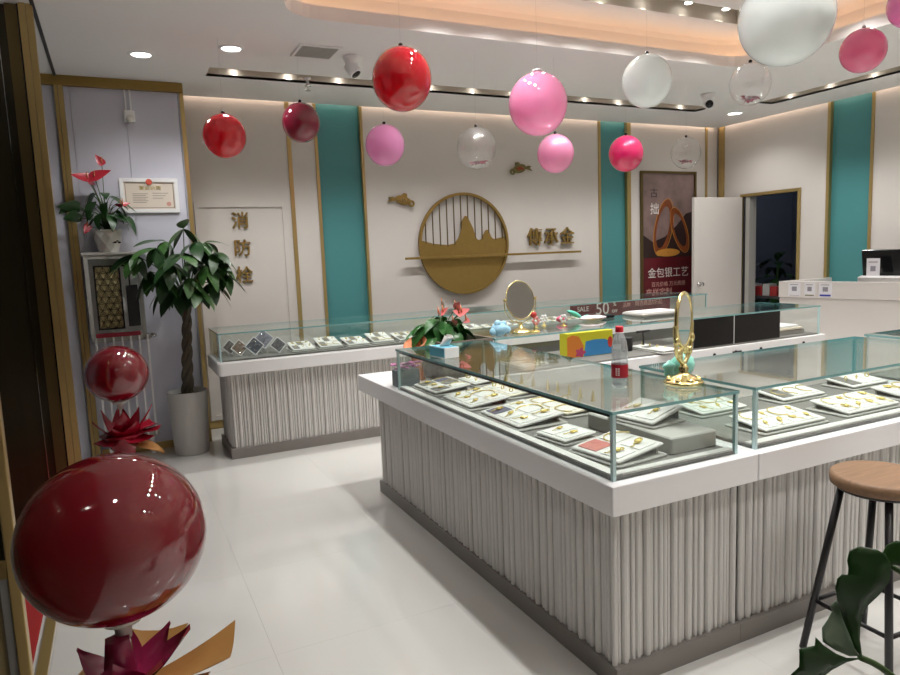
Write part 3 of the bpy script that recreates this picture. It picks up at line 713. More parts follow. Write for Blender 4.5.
for k in range(12):
    x = ox-.46+k*.0845; zt = oz+math.sqrt(max(0, (R_-.02)**2-(x-ox)**2)); zb = ptop(x)-.02
    if zt-zb > .03: part('bar', MB().box(x-.005, x+.005, WY-.040, WY-.030, zb, zt), M_goldd, t)
part('shelf_bar', MB().bbox(2.715, 4.945, WY-.082, WY-.051, 1.508, 1.532, .003), M_goldp, t)
for x in (ox-.40, ox+.40, 4.7): part('spacer', MB().tube([(x, WY+.0, 1.52), (x, WY-.055, 1.52)], .008, 8), M_goldd, t)
t = thing('wall_lettering', 'three gold raised characters on the wall above the long gold bar', 'lettering', (4.55, WY, 1.6))
for k, ch in enumerate('傳承金'): text_part('character', ch, .21, .012, M_goldp, t, (4.335+k*.225, WY-.022, 1.692), sx=.98, bold=.02)
def fish(label, x, z, flip, s, mats):
    t = thing('fish_ornament', label, 'wall art', (x, WY, z), 'fish ornaments')
    sg = -1 if flip else 1
    body = [(x+sg*s*(.55*cos(a)+.05), z+s*(.30*sin(a)*(1-.12*cos(a)))+s*.10*cos(a)*-1) for a in [2*PI*k/28 for k in range(28)]]
    part('body', MB().prism(body, WY-.03, WY-.012), mats[0], t)
    tail = [(-.42, .10), (-.72, .24), (-1.0, .20), (-.84, .08), (-1.08, -.12), (-.74, -.04), (-.46, -.02)]
    part('tail', MB().prism([(x+sg*s*a, z+s*b) for a, b in tail], WY-.026, WY-.012), mats[0], t)
    fin = [(-.1, .26), (.1, .48), (.34, .44), (.34, .22)]
    part('fin', MB().prism([(x+sg*s*a, z+s*b) for a, b in fin], WY-.024, WY-.012), mats[0], t)
    part('head_curl', MB().tube([(x+sg*s*(.62+.16*cos(a)), WY-.03, z-s*(.22+.16*sin(a))) for a in [2*PI*k/14 for k in range(14)]], .012, 6, closed=True), mats[0], t)
    for dx, dz, r in ((-.15, .03, .10), (.02, .08, .09), (.05, -.07, .09), (.2, .02, .10), (-.28, .0, .07)):
        part('scale', MB().lathe([(r*s, 0), (r*s*.6, .008)], 12, T=Matrix.Translation((x+sg*s*dx, WY-.029, z+s*dz)) @ Matrix.Rotation(PI/2, 4, 'X')), mats[1], t)
M_fr = mat('fish_red', srgb(190, 84, 56), .5); M_fg = mat('fish_olive', srgb(120, 112, 62), .5)
fish('gold fish ornament on the wall left of the round ornament', 2.73, 2.12, False, .155, (M_goldp, M_gold))
fish('olive and red fish ornament on the wall above the round ornament', 4.16, 2.465, True, .155, (M_fg, M_fr))
# hydrant panel
d2 = struct('door_2', MB().box(.72, 1.495, WY-.010, WY, .12, 2.08), M_wall, 'flush hydrant panel with gold characters in the back wall', 'door')
mb = MB()
for a, b, c, dd in ((.69, .735, .08, 2.105), (1.485, 1.53, .08, 2.105), (.735, 1.485, 2.06, 2.105), (.735, 1.485, .08, .125)): mb.box(a, b, WY-.022, WY-.0, c, dd)
part('moulding', mb, M_wall, d2)
for k, ch in enumerate('消防栓'): text_part('character', ch, .165, .008, M_goldp, d2, (1.085, WY-.02, 1.926-k*.253), bold=.03)
# poster
t = thing('wall_poster', 'framed poster of two gold rings with dark red band beside the open door', 'poster', (6.35, WY, .92))
M_post = mat('poster_photo', srgb(128, 106, 102), .45, noise=.75, nscale=4.0)
M_postd = mat('poster_maroon', srgb(96, 18, 30), .45); M_postk = mat('poster_dark', srgb(44, 26, 26), .5, noise=.4, nscale=5)
px0, px1 = 5.93, 6.80
part('print', MB().box(px0, px1, WY-.012, WY-.0, 1.52, 2.46), M_post, t)
part('print_shadow', MB().prism([(px0, 1.36), (px1, 1.36), (px1, 1.98), (6.66, 1.95), (6.5, 1.80), (6.3, 1.66), (6.1, 1.60), (px0, 1.70)], WY-.013, WY-.0), M_postk, t)
part('print_band', MB().box(px0, px1, WY-.0135, WY-.0, .90, 1.40), M_postd, t)
M_rg = mat('poster_gold', srgb(126, 66, 30), .4, 0, noise=.6, nscale=9); M_rg2 = mat('poster_brightgold', srgb(190, 132, 56), .4, 0)
def flat_ring(cx, cz, a, b, w, tilt, m, nm, y):
    mb = MB(); pts = []
    for r in (1, 1-w): pts.append([(cx+cos(tilt)*r*a*cos(q)-sin(tilt)*b*(r if r == 1 else r+.04)*sin(q), y, cz+sin(tilt)*r*a*cos(q)+cos(tilt)*b*(r if r == 1 else r+.04)*sin(q)) for q in [2*PI*k/40 for k in range(40)]])
    mb.loft([pts[0], pts[1]], 0, False, False); part(nm, mb, m, t)
flat_ring(6.27, 1.78, .14, .36, .30, -.25, M_rg, 'printed_ring', WY-.0142); flat_ring(6.28, 1.78, .15, .37, .06, -.25, M_rg2, 'printed_ring', WY-.0146)
flat_ring(6.55, 1.74, .12, .30, .30, .38, M_rg, 'printed_ring', WY-.0150); flat_ring(6.55, 1.74, .125, .31, .06, .38, M_rg2, 'printed_ring', WY-.0154)
flat_ring(6.35, 1.46, .20, .05, .97, 0, M_rg2, 'printed_glint', WY-.0158)
text_part('lettering', '拙', .15, .0005, M_letter, t, (6.13, WY-.016, 2.0)); text_part('lettering', '古', .13, .0005, M_dark, t, (6.12, WY-.016, 2.2))
text_part('lettering', '金包银工艺', .135, .0005, M_letter, t, (6.36, WY-.016, 1.20), sx=1.02); text_part('lettering', '百元价格 万元质感', .066, .0005, M_letterp, t, (6.36, WY-.016, 1.06), sx=1.05)
text_part('lettering', '来样定制', .11, .0005, M_letterp, t, (6.2, WY-.016, .955))
mb = MB()
for a, b, c, dd in ((5.905, 5.935, .88, 2.475), (6.795, 6.825, .88, 2.475), (5.935, 6.795, 2.445, 2.475), (5.935, 6.795, .88, .905)): mb.box(a, b, WY-.03, WY, c, dd)
part('frame', mb, M_goldd, t)
# certificate
t = thing('framed_certificate', 'white framed certificate with red seal on the panel wall', 'certificate', (.31, PY, 1.98))
mb = MB()
for a, b, c, dd in ((.09, .53, 2.232, 2.262), (.09, .53, 1.985, 2.015), (.09, .12, 2.015, 2.232), (.50, .53, 2.015, 2.232)): mb.box(a, b, PY-.022, PY-.001, c, dd)
part('frame', mb, M_white, t)
M_paper = mat('certificate_paper', srgb(226, 214, 200), .5); M_line = mat('certificate_line', srgb(130, 110, 92), .5); M_seal2 = mat('seal_red', srgb(212, 86, 66), .5); M_ink = mat('ink_grey', srgb(150, 140, 130), .6); M_tg = mat('title_gold', srgb(176, 160, 74), .5)
part('paper', MB().box(.118, .502, PY-.014, PY-.002, 2.013, 2.234), M_paper, t)
mb = MB()
for a, b, c, dd in ((.128, .492, 2.220, 2.224), (.128, .492, 2.022, 2.026), (.128, .132, 2.022, 2.224), (.488, .492, 2.022, 2.224)): mb.box(a, b, PY-.0155, PY-.013, c, dd)
part('border', mb, M_line, t)
part('seal', MB().lathe([(.024, 0), (.024, .003)], 20, T=Matrix.Translation((.31, PY-.022, 2.232)) @ Matrix.Rotation(PI/2, 4, 'X')), M_seal2, t)
text_part('lettering', '营业执照', .034, .0006, M_tg, t, (.315, PY-.016, 2.182), sx=1.25)
mb = MB()
for k in range(6):
    mb.box(.18, .18+(.10 if k % 2 else .115), PY-.0152, PY-.014, 2.135-k*.014, 2.139-k*.014)
    if k < 3: mb.box(.33, .33+.12-.02*k, PY-.0152, PY-.014, 2.140-k*.02, 2.144-k*.02)
part('printed_lines', mb, M_ink, t)
part('stamp', MB().lathe([(.018, 0), (.018, .002)], 16, T=Matrix.Translation((.45, PY-.0145, 2.055)) @ Matrix.Rotation(PI/2, 4, 'X')), mat('stamp_pink', srgb(214, 160, 146), .6), t)

# ------------------------------------------------------------------ radiator, cabinet, planters by the panel wall
t = thing('radiator', 'white tubular radiator under the grey lattice cabinet', 'radiator', (0, 6.1, .0))
for k in range(7):
    x = -.185+k*.0625
    part('tube', MB().box(x-.007, x+.007, 6.05, 6.075, .16, .995), M_white, t)
part('header', MB().bbox(-.21, .215, 6.076, 6.17, .955, .998, .01).bbox(-.21, .215, 6.076, 6.17, .15, .19, .01), M_traygrey, t)
part('bracket', MB().box(-.15, -.12, 6.10, 6.199, .165, .185).box(.12, .15, 6.10, 6.199, .3, .34), M_white, t)
part('foot', MB().box(-.17, -.14, 6.09, 6.15, 0, .16).box(.14, .17, 6.09, 6.15, 0, .16), M_white, t)
part('valve', MB().lathe([(.018, 0), (.02, .03), (.014, .045)], 12, T=Matrix.Translation((.214, 6.10, .985)) @ Matrix.Rotation(PI/2, 4, 'Y')), M_chrome, t)
t = thing('lattice_cabinet', 'small grey cabinet with gold lattice panel standing on the radiator', 'cabinet', (-.02, 6.08, 1.0))
mb = MB()
cx0, cx1, cz0, cz1 = -.215, .185, 1.0, 1.648
mb.box(cx0, cx0+.028, 6.01, 6.03, cz0, cz1).box(cx1-.028, cx1, 6.01, 6.03, cz0, cz1).box(cx0, cx0+.028, 6.16, 6.18, cz0, cz1).box(cx1-.028, cx1, 6.16, 6.18, cz0, cz1).box(cx0+.028, cx1-.028, 6.01, 6.18, cz1-.03, cz1).box(cx0+.028, cx1-.028, 6.01, 6.18, cz0, cz0+.012)
part('body', mb, M_traygrey, t)
part('back', MB().box(cx0+.028, cx1-.028, 6.15, 6.159, cz0+.012, cz1-.03), M_white, t)
part('top', MB().bbox(cx0-.012, cx1+.012, 6.0, 6.19, cz1, cz1+.022, .006), M_traygrey, t)
part('glass_side', MB().box(cx1-.004, cx1+.002, 6.031, 6.159, cz0, cz1, m=0, me=1), [M_glass, M_edge], t)
part('glass_side', MB().box(cx0-.002, cx0+.004, 6.031, 6.159, cz0, cz1, m=0, me=1), [M_glass, M_edge], t)
lx0, lx1, lz0, lz1 = -.145, .022, 1.07, 1.555
mb = MB()
for a, b, c, dd in ((lx0-.012, lx0, lz0-.012, lz1+.012), (lx1, lx1+.012, lz0-.012, lz1+.012), (lx0, lx1, lz1, lz1+.012), (lx0, lx1, lz0-.012, lz0), (lx1+.012, lx1+.075, lz1, lz1+.012), (lx1+.066, lx1+.078, lz1-.15, lz1)): mb.box(a, b, 6.05, 6.07, c, dd)
part('lattice_frame', mb, M_blackm, t)
part('lattice_backing', MB().box(lx0, lx1, 6.068, 6.072, lz0, lz1), mat('lattice_gold', srgb(206, 192, 140), .5, .1), t)
lat = MB(); u = (lx1-lx0)/3; rows = int(round((lz1-lz0)/(u*.866)))
def seg(x0, z0, x1, z1):
    p = Vector((x0, 6.062, z0)); q = Vector((x1, 6.062, z1)); L = (q-p).length; T = Matrix.Translation((p+q)/2) @ Matrix.Rotation(-math.atan2(z1-z0, x1-x0), 4, 'Y')
    lat.box(-L/2, L/2, -.003, .003, -.0018, .0018, T=T)
hh = (lz1-lz0)/rows
for r_ in range(rows):
    for c_ in range(4):
        x = lx0+c_*u-(u/2 if r_ % 2 else 0); z = lz0+r_*hh
        for (a, b) in (((x, z), (x+u/2, z+hh)), ((x+u, z), (x+u/2, z+hh)), ((x, z), (x+u, z)), ((x+u/2, z+hh), (x+u/2, z+hh*.35)), ((x, z), (x+u/2, z+hh*.35)), ((x+u, z), (x+u/2, z+hh*.35))):
            if min(a[0], b[0]) >= lx0-.001 and max(a[0], b[0]) <= lx1+.001: seg(*a, *b)
part('lattice', lat, mat('lattice_dark', srgb(74, 64, 44), .5), t)
part('dark_panel', MB().bbox(.062, .150, 6.04, 6.06, 1.075, 1.405, .004), M_dark, t)
solo('red_box', MB().bbox(-.18, .14, 5.995, 6.009, 1.002, 1.036, .004), mat('box_red', srgb(150, 44, 60), .35), 'flat red gift box at the foot of the lattice cabinet', 'box', (-.02, 6.0, 1.0))

def leaf_mesh(name, w, m, curl=.25, shape='oval', fold=.12, n=7):
    mb = MB(); vs = []
    for i in range(n+1):
        t_ = i/n
        if shape == 'oval': wd = w*max(0, sin(PI*min(1, t_**.85)))**.8
        elif shape == 'heart': wd = w*max(0, sin(PI*(t_*.93+.07)**.55))**.9 if t_ < 1 else 0
        else: wd = w*(1-t_)
        z = -curl*t_*t_
        vs += [(t_, -wd, z+fold*wd), (t_, 0, z), (t_, wd, z+fold*wd)]
    fs = []
    for i in range(n):
        a = i*3; fs += [(a, a+1, a+4, a+3), (a+1, a+2, a+5, a+4)]
    mb.add(vs, fs, 0, True)
    return mb.mesh(name, m, fix=False)
def aim(loc, d, scale, roll=0, wide=1):
    d = Vector(d).normalized(); up = Vector((0, 0, 1)) if abs(d.z) < .97 else Vector((0, 1, 0))
    y = up.cross(d).normalized(); z = d.cross(y)
    R = Matrix((d, y, z)).transposed().to_4x4() @ Matrix.Rotation(roll, 4, 'X')
    return Matrix.Translation(loc) @ R @ Matrix.Diagonal((scale, scale*wide, scale, 1))
# money tree
t = thing('potted_money_tree', 'money tree with braided trunk in a ribbed grey planter beside the back counter', 'potted plant', (.445, 5.93, 0))
px, py = .445, 5.93
part('planter', MB().lathe([(.128, 0), (.135, .01), (.158, .515), (.162, .52), (.150, .52), (.148, .47)], 96, (px, py, 0), rib=lambda j: 1.0 if j % 2 else .972), M_planter, t)
part('soil', MB().lathe([(.001, .478), (.147, .478)], 24, (px, py, 0), cap=False), M_soil, t)
tr = MB()
for k in range(3):
    path = []; rad = []
    for i in range(29):
        s = i/28; a = s*5.4*PI*.8+2*PI*k/3; r = .026*(1-.25*s)
        path.append((px-.02*0+.10*s*.55+r*cos(a), py+r*sin(a), .47+s*.80)); rad.append(.027-.009*s)
    tr.tube(path, rad, 8)
part('trunk', tr, M_bark, t)
LEAF1 = leaf_mesh('leaf', .17, M_leafd, .30); LEAF2 = leaf_mesh('leaf', .18, M_leafm, .22)
rng = random.Random(11); base = Vector((px, py, 0)); crown = Vector((.50, 5.94, 1.27)); br = MB(); nleaf = 0
tips = [(.10, 5.86, 1.70), (.26, 5.80, 1.76), (.20, 5.92, 1.55), (.32, 5.72, 1.50), (.36, 5.95, 1.82), (.52, 5.86, 1.93), (.47, 5.70, 1.70), (.60, 5.76, 1.80), (.70, 5.90, 1.80), (.80, 5.86, 1.62), (.86, 5.94, 1.50), (.66, 5.68, 1.58), (.50, 5.62, 1.48), (.40, 5.78, 1.40), (.72, 5.82, 1.42), (.58, 5.66, 1.38), (.30, 5.86, 1.38), (.62, 6.0, 1.68), (.42, 6.02, 1.62), (.56, 5.84, 1.60), (.36, 5.66, 1.62), (.76, 5.74, 1.70)]
for (x, y, z) in tips:
    tip = Vector((.5+(x-.5)*.86, y, 1.25+(z-1.25)*.86)); mid = (crown+tip)/2+Vector((0, 0, .05))
    br.tube([tuple(p) for p in smoothpath([crown-Vector((0, 0, .05)), mid, tip], 4)], [.006]*5+[.004]*4, 5)
    out = (tip-crown); out.z *= .35; out.normalize(); side = out.cross(Vector((0, 0, 1))).normalized()
    nl = rng.choice((5, 6, 6, 7)); sz = rng.uniform(.20, .29)
    for q in range(nl):
        a = -1.9+3.8*q/(nl-1)+rng.uniform(-.15, .15)
        d = out*cos(a)+side*sin(a); d.z -= rng.uniform(.45, 1.25)
        s = sz*(1-.25*abs(a)/1.9)
        if tip.y+d.normalized().y*s > 6.17: continue
        inst('leaf', LEAF1 if rng.random() < .55 else LEAF2, t, M=aim(tip-base, d, s, rng.uniform(-.4, .4), rng.uniform(.95, 1.25)))
part('branches', br, M_stem, t)
# anthurium on the cabinet
LEAFA = leaf_mesh('leaf', .30, M_leafd, .30, 'heart'); SPR = leaf_mesh('spathe', .30, M_red, -.15, 'heart', .2); SPP = leaf_mesh('spathe', .34, M_pinkf, -.15, 'heart', .2); SPW = leaf_mesh('spathe', .3, M_white, -.1, 'heart', .2)
def anthurium(t, c, n, spread, height, leafme, flowers, sz, seed, spm):
    rg = random.Random(seed); o = worldloc(t); st = MB(); c = Vector(c)
    for k in range(n):
        a = 2*PI*k*.381966; h = height*(.30+.70*rg.random()); r = spread*(.35+.65*rg.random())*(1.1-.5*h/height)
        tip = c+Vector((r*cos(a), r*sin(a)*.8, h))
        st.tube([tuple(p) for p in smoothpath([c+Vector((.02*cos(a), .02*sin(a), 0)), c+Vector((.4*r*cos(a), .4*r*sin(a), h*.75)), tip], 3)], .0028, 5)
        d = Vector((cos(a), sin(a)*.9, rg.uniform(-1.5, -.1)))
        if tip.y+d.normalized().y*sz*1.1 > 6.18 and tip.x < 1: continue
        inst('leaf', leafme, t, M=aim(tip-o, d, sz*rg.uniform(.75, 1.2), rg.uniform(-.5, .5)))
    for (dx, dy, dz, ang, el, s, me) in flowers:
        tip = c+Vector((dx, dy, dz))
        st.tube([tuple(p) for p in smoothpath([c, c+Vector((dx*.4, dy*.4, dz*.6)), tip], 4)], .003, 5)
        d = Vector((cos(ang)*cos(el), sin(ang)*cos(el), sin(el)))
        sp = inst('spathe', me, t, M=aim(tip-o-d*s*.2, d, s, (1.0 if cos(ang) > 0 else -1.0)))
        inst('spadix', spm, t, M=Matrix.Translation(tip-o+Vector((0, -.004, .008))) @ Matrix.Rotation(-.5, 4, 'X'))
    part('stems', st, M_stem, t)
SPADIX = MB().tube([(0, 0, -.005), (0, -.004, .02), (0, -.006, .045)], [.005, .005, .003], 6).mesh('spadix', mat('spadix', srgb(190, 120, 80), .6))
t = thing('potted_anthurium', 'red anthurium in a faceted white pot on top of the lattice cabinet', 'potted plant', (-.03, 6.09, 1.67))
def faceted(c, prof, seg=9):
    mb = MB(); rings = []
    for i, (r, z) in enumerate(prof): rings.append([(c[0]+r*cos(2*PI*(j+.5*(i % 2))/seg), c[1]+r*sin(2*PI*(j+.5*(i % 2))/seg), c[2]+z) for j in range(seg)])
    n = seg; vs = [p for r in rings for p in r]; fs = []
    for i in range(len(rings)-1):
        for j in range(n):
            k = (j+1) % n; a, b, c2, d = i*n+j, i*n+k, (i+1)*n+k, (i+1)*n+j
            fs += [(a, b, d), (b, c2, d)] if i % 2 == 0 else [(a, b, c2), (a, c2, d)]
    mb.add(vs, fs); mb.f.append(list(reversed(range(n)))); mb.m.append(0); mb.sm.append(False)
    return mb
mbp = faceted((-.03, 6.09, 1.67), [(.070, 0), (.086, .05), (.104, .11), (.106, .155), (.112, .175)])
part('pot', mbp, M_ceramic, t)
part('soil', MB().lathe([(.001, .17), (.094, .17)], 18, (-.03, 6.09, 1.67), cap=False), M_soil, t)
mb = MB()
for k, (dx, dz, s) in enumerate(((0, 0, .012), (.016, .010, .009), (.028, -.002, .012), (-.014, -.004, .007))): mb.ball((.02+dx, 6.004, 1.745+dz), s, .003, s*.6, 8, 6)
part('printed_motif', mb, M_black, t)
anthurium(t, (-.03, 6.09, 1.84), 34, .17, .30, LEAFA, [(-.10, -.05, .40, 3.3, .1, .15, SPR), (-.05, -.06, .41, -.2, .25, .17, SPR), (-.08, -.02, .38, 4.4, -.4, .12, SPR), (.01, -.03, .52, 2.6, .9, .10, SPR), (.13, -.05, .20, .3, .1, .07, SPR), (.115, -.04, .19, 3.0, .1, .06, SPR), (-.13, -.08, .03, 4.0, -.9, .10, SPR)], .145, 5, SPADIX)
st = MB()
for (x, y, z, dx, dz, s) in ((-.20, 6.04, 2.02, -1, .1, .13), (-.25, 6.05, 2.04, -.9, -.5, .10), (-.22, 6.03, 1.97, -.8, -.2, .09), (-.20, 6.05, 1.94, -1, .0, .10)):
    o = inst('leaf', LEAFA, t, M=aim(Vector((x, y, z))-worldloc(t), (dx, -.1, dz), s*1.25, 1.2)); st.tube([(-.04, 6.08, 1.86), (x*.6, y, (z+1.9)/2), (x, y, z)], .003, 5)
part('outer_stems', st, M_stem, t)

# ------------------------------------------------------------------ things on the island
# brown planter box with pink anthurium on the far corner of the island
t = thing('flower_box', 'pink anthuriums in a brown planter box on the far corner of the island', 'potted plant', (1.93, 3.98, SZ))
M_brown = mat('box_brown', srgb(128, 115, 104), .5)
bx0, bx1, by0, by1, bz = 1.74, 2.10, 3.72, 4.2, 1.015
mb = MB().box(bx0, bx1, by0, by0+.012, SZ, bz).box(bx0, bx1, by1-.012, by1, SZ, bz).box(bx0, bx0+.012, by0+.012, by1-.012, SZ, bz).box(bx1-.012, bx1, by0+.012, by1-.012, SZ, bz).box(bx0+.012, bx1-.012, by0+.012, by1-.012, SZ, SZ+.01)
part('planter_box', mb, M_brown, t)
part('soil', MB().box(bx0+.012, bx1-.012, by0+.012, by1-.012, bz-.05, bz-.04), M_soil, t)
LEAFP = leaf_mesh('leaf', .30, M_leafa, .35, 'heart')
anthurium(t, (1.86, 3.97, bz-.04), 46, .22, .17, LEAFP, [(-.06, -.10, .20, 4.0, .3, .085, SPP), (-.03, -.10, .21, 5.2, .5, .075, SPP), (.07, -.08, .23, 4.6, .6, .085, SPP), (.10, -.10, .20, 5.6, .3, .08, SPP), (.08, -.10, .195, 3.4, .3, .08, SPP), (.03, -.12, .14, 4.7, .2, .07, SPP), (-.01, -.05, .25, 4.4, 1.1, .06, SPW), (.12, -.12, .15, 5.0, -.2, .06, SPP)], .145, 9, SPADIX)
# woven basket
t = thing('woven_basket', 'orange woven shell-shaped basket in front of the pink anthuriums', 'basket', (1.66, 3.92, SZ))
part('stand', MB().lathe([(.05, 0), (.045, .01), (.03, .10), (.04, .15)], 16, (1.66, 3.92, SZ)), mat('basket_orange', srgb(222, 146, 104), .7, noise=.3, nscale=60, bump=.6), t)
T = Matrix.Translation((1.665, 3.92, .965)) @ Matrix.Rotation(-.45, 4, 'Y') @ Matrix.Rotation(.25, 4, 'X')
part('shell', MB().lathe([(.015, -.05), (.05, -.02), (.070, .03), (.074, .045), (.066, .042), (.04, -.005)], 40, T=T, rib=lambda j: 1.0 if j % 2 else .95), MATS['basket_orange'], t)
part('rim', MB().tube([(.073*cos(a), .073*sin(a), .047) for a in [2*PI*k/28 for k in range(28)]], .004, 6, closed=True, T=T), MATS['basket_orange'], t)
# low grey flower trough behind case end
t = thing('flower_trough', 'low grey trough of small purple flowers behind the end glass of the left case', 'potted plant', (1.60, 3.80, SZ))
part('trough', MB().bbox(1.45, 1.60, 3.745, 3.83, SZ, SZ+.10, .008), mat('trough_grey', srgb(110, 118, 124), .5), t)
M_pur = mat('petal_purple', srgb(176, 112, 150), .6)
blm = MB()
for k in range(6): blm.ball((.011*cos(k*PI/3), .011*sin(k*PI/3), .003), .008, .008, .004, 6, 4)
blm.ball((0, 0, .005), .005, .005, .004, 6, 4)
bl_me = blm.mesh('flower', M_pur)
rg = random.Random(4)
for k in range(18): inst('flower', bl_me, t, M=aim(Vector((1.46+.15*(k % 9)/8, 3.755+.06*(k//9)+rg.uniform(-.01, .01), SZ+.11+rg.uniform(0, .03)))-worldloc(t), (rg.uniform(-1, 1), 1, rg.uniform(-.5, .5)), 1.1))
# tissue box
t = thing('tissue_box', 'blue and white tissue box on top of the left glass case', 'tissue box', (1.535, 3.25, GZ), rz=.12)
lpart('carton', MB().bbox(-.045, .045, -.075, .075, 0, .055, .003), M_white, t)
lpart('blue_print', MB().box(-.0465, -.0448, -.073, .073, .004, .052).box(-.044, .044, -.073, .073, .0545, .0562), mat('print_lightblue', srgb(112, 190, 214), .5), t)
tm = MB(); rg = random.Random(3); rings = []
for i in range(6):
    s = i/5; rings.append([((.032*(1-.55*s))*cos(2*PI*k/14)*(1+.25*(k % 2)*s)+.02*s, (.016+.01*s)*sin(2*PI*k/14)*(1+.4*(k % 3)*s)-.02*s, .055+.05*s+.010*s*cos(3*k)) for k in range(14)])
tm.loft(rings, 0, True, True)
lpart('tissue', tm, M_whitem, t)
# oval gold mirror on the far counter
def oval(c, rx, rz_, y, n=40): return [(c[0]+rx*cos(2*PI*k/n), y, c[1]+rz_*sin(2*PI*k/n)) for k in range(n)]
TILT = Matrix.Translation((0, 0, .218)) @ Matrix.Rotation(-.16, 4, 'X') @ Matrix.Translation((0, 0, -.218))
t = thing('vanity_mirror', 'oval gold rimmed vanity mirror on the far counter facing the camera', 'mirror', (2.395, 3.86, GZ))
lpart('rim', MB().tube(oval((0, .218), .108, .128, 0), .0042, 8, closed=True, T=TILT), M_mirgold, t)
mb = MB(); o1 = oval((0, .218), .106, .126, -.002); o2 = oval((0, .218), .106, .126, .002); mb.loft([o1, o2], 0, False, True, TILT)
lpart('mirror_glass', mb, M_mirror, t)
lpart('yoke', MB().tube(smoothpath([(-.122, 0, .225), (-.116, 0, .15), (-.07, 0, .09), (0, 0, .068), (.07, 0, .09), (.116, 0, .15), (.122, 0, .225)], 5), .0035, 7), M_mirgold, t)
lpart('pivot', MB().ball((-.120, 0, .225), .010, seg=10, rng=7).ball((.120, 0, .225), .010, seg=10, rng=7), M_mirgold, t)
lpart('base', MB().lathe([(.072, 0), (.076, .006), (.068, .014), (.050, .024), (.028, .034), (.014, .042), (.010, .070)], 36, rib=lambda j: 1.0 if j % 3 else .93), M_mirgold, t)
# second mirror on the near case, seen almost edge on
t = thing('ornate_mirror', 'ornate gold oval mirror on the near corner of the left glass case, turned sideways', 'mirror', (1.965, 1.972, GZ), rz=math.radians(24))
lpart('rim', MB().tube(oval((0, .250), .074, .104, 0), .0085, 8, closed=True), M_mirgold, t)
mb = MB(); mb.loft([oval((0, .250), .070, .100, -.004), oval((0, .250), .070, .100, .004)], 0, False, True)
lpart('mirror_glass', mb, M_mirror, t)
ym = MB(); ym.tube(smoothpath([(-.086, 0, .235), (-.082, 0, .18), (-.066, 0, .12), (-.03, 0, .09), (0, 0, .075)], 5), .008, 7); ym.tube(smoothpath([(.086, 0, .235), (.082, 0, .18), (.066, 0, .12), (.03, 0, .09), (0, 0, .075)], 5), .008, 7)
for a in (-.078, -.055, .055, .078): ym.ball((a, -.004, .125 if abs(a) < .06 else .175), .014, .010, .018, 10, 7)
lpart('yoke', ym, M_mirgold, t)
lpart('scroll_ornament', MB().tube([(.05*cos(a)*(.3+a/14), 0, .115+.035*sin(a)) for a in [k*.45 for k in range(20)]], .007, 6), M_mirgold, t)
bsm = MB().lathe([(.074, 0), (.078, .006), (.072, .014), (.058, .018), (.046, .030), (.026, .036), (.016, .048), (.020, .060), (.010, .078)], 42, rib=lambda j: 1.0 if j % 3 else .94)
for k in range(8): bsm.ball((.058*cos(k*PI/4), .058*sin(k*PI/4), .018), .014, .014, .010, 8, 6)
lpart('base', bsm, M_mirgold, t)
# mint tissue pack behind it
M_mint = mat('mint_wrap', srgb(150, 222, 204), .3)
t = thing('mint_pouch', 'crumpled mint green organza pouch behind the ornate mirror', 'pouch', (2.05, 2.07, GZ))
rg = random.Random(8)
part('pouch', MB().ball((2.045, 2.06, GZ+.052), .06, .03, .05, 20, 12, fn=lambda d: 1+.12*sin(5*d.x+9*d.z)*cos(7*d.y+3*d.z)), M_mint, t)
part('flap', MB().prism([(2.03, GZ+.05), (2.115, GZ+.065), (2.10, GZ+.11), (2.075, GZ+.135), (2.04, GZ+.10)], 2.075, 2.082), M_mint, t)
part('bow', MB().ball((1.965, 2.05, GZ+.05), .03, .014, .035, 14, 9, fn=lambda d: 1+.2*sin(6*d.z)), M_mint, t)
# water bottle
t = thing('water_bottle', 'clear plastic water bottle with red cap and red label on the glass case', 'bottle', (1.727, 2.066, GZ))
bp = [(.026, 0), (.031, .006), (.031, .020), (.0285, .026), (.031, .032), (.032, .05), (.032, .105), (.031, .112), (.030, .118), (.0315, .125), (.031, .15), (.027, .178), (.019, .202), (.0125, .214), (.0125, .222)]
M_pet = balloon_mat('bottle_plastic', (.85, .87, .9, 1), .72, .12)
lpart('bottle', MB().lathe(bp, 32, cap=True), M_pet, t)
lpart('water', MB().lathe([(.025, .003), (.029, .01), (.030, .05), (.030, .105), (.0285, .118), (.0295, .125), (.029, .145)], 28), glass('water', (.97, .985, .99, 1), .03), t)
lb = lpart('label_band', MB().lathe([(.0325, .040), (.0327, .041), (.0327, .090), (.0325, .091)], 32, cap=False), mat('label_red', srgb(176, 22, 44), .35), t)
for k in range(4):
    for q in range(2):
        a = math.radians(208+q*16)
        T = Matrix.Translation((.0331*cos(a), .0331*sin(a), .052+.008*k)) @ Matrix.Rotation(a+PI/2, 4, 'Z')
        lpart('lettering', MB().box(-.0034, .0034, -.0003, .0003, -.0026, .0026, T=T), M_letter, t)
lpart('cap', MB().lathe([(.0150, .216), (.0155, .218), (.0155, .234), (.0145, .238), (.001, .2385)], 36, rib=lambda j: 1.0 if j % 2 else .96), mat('cap_red', srgb(214, 30, 50), .4), t)
lpart('neck_ring', MB().lathe([(.0165, .211), (.017, .213), (.0165, .215)], 24), mat('neck_white', srgb(235, 230, 230), .4), t)
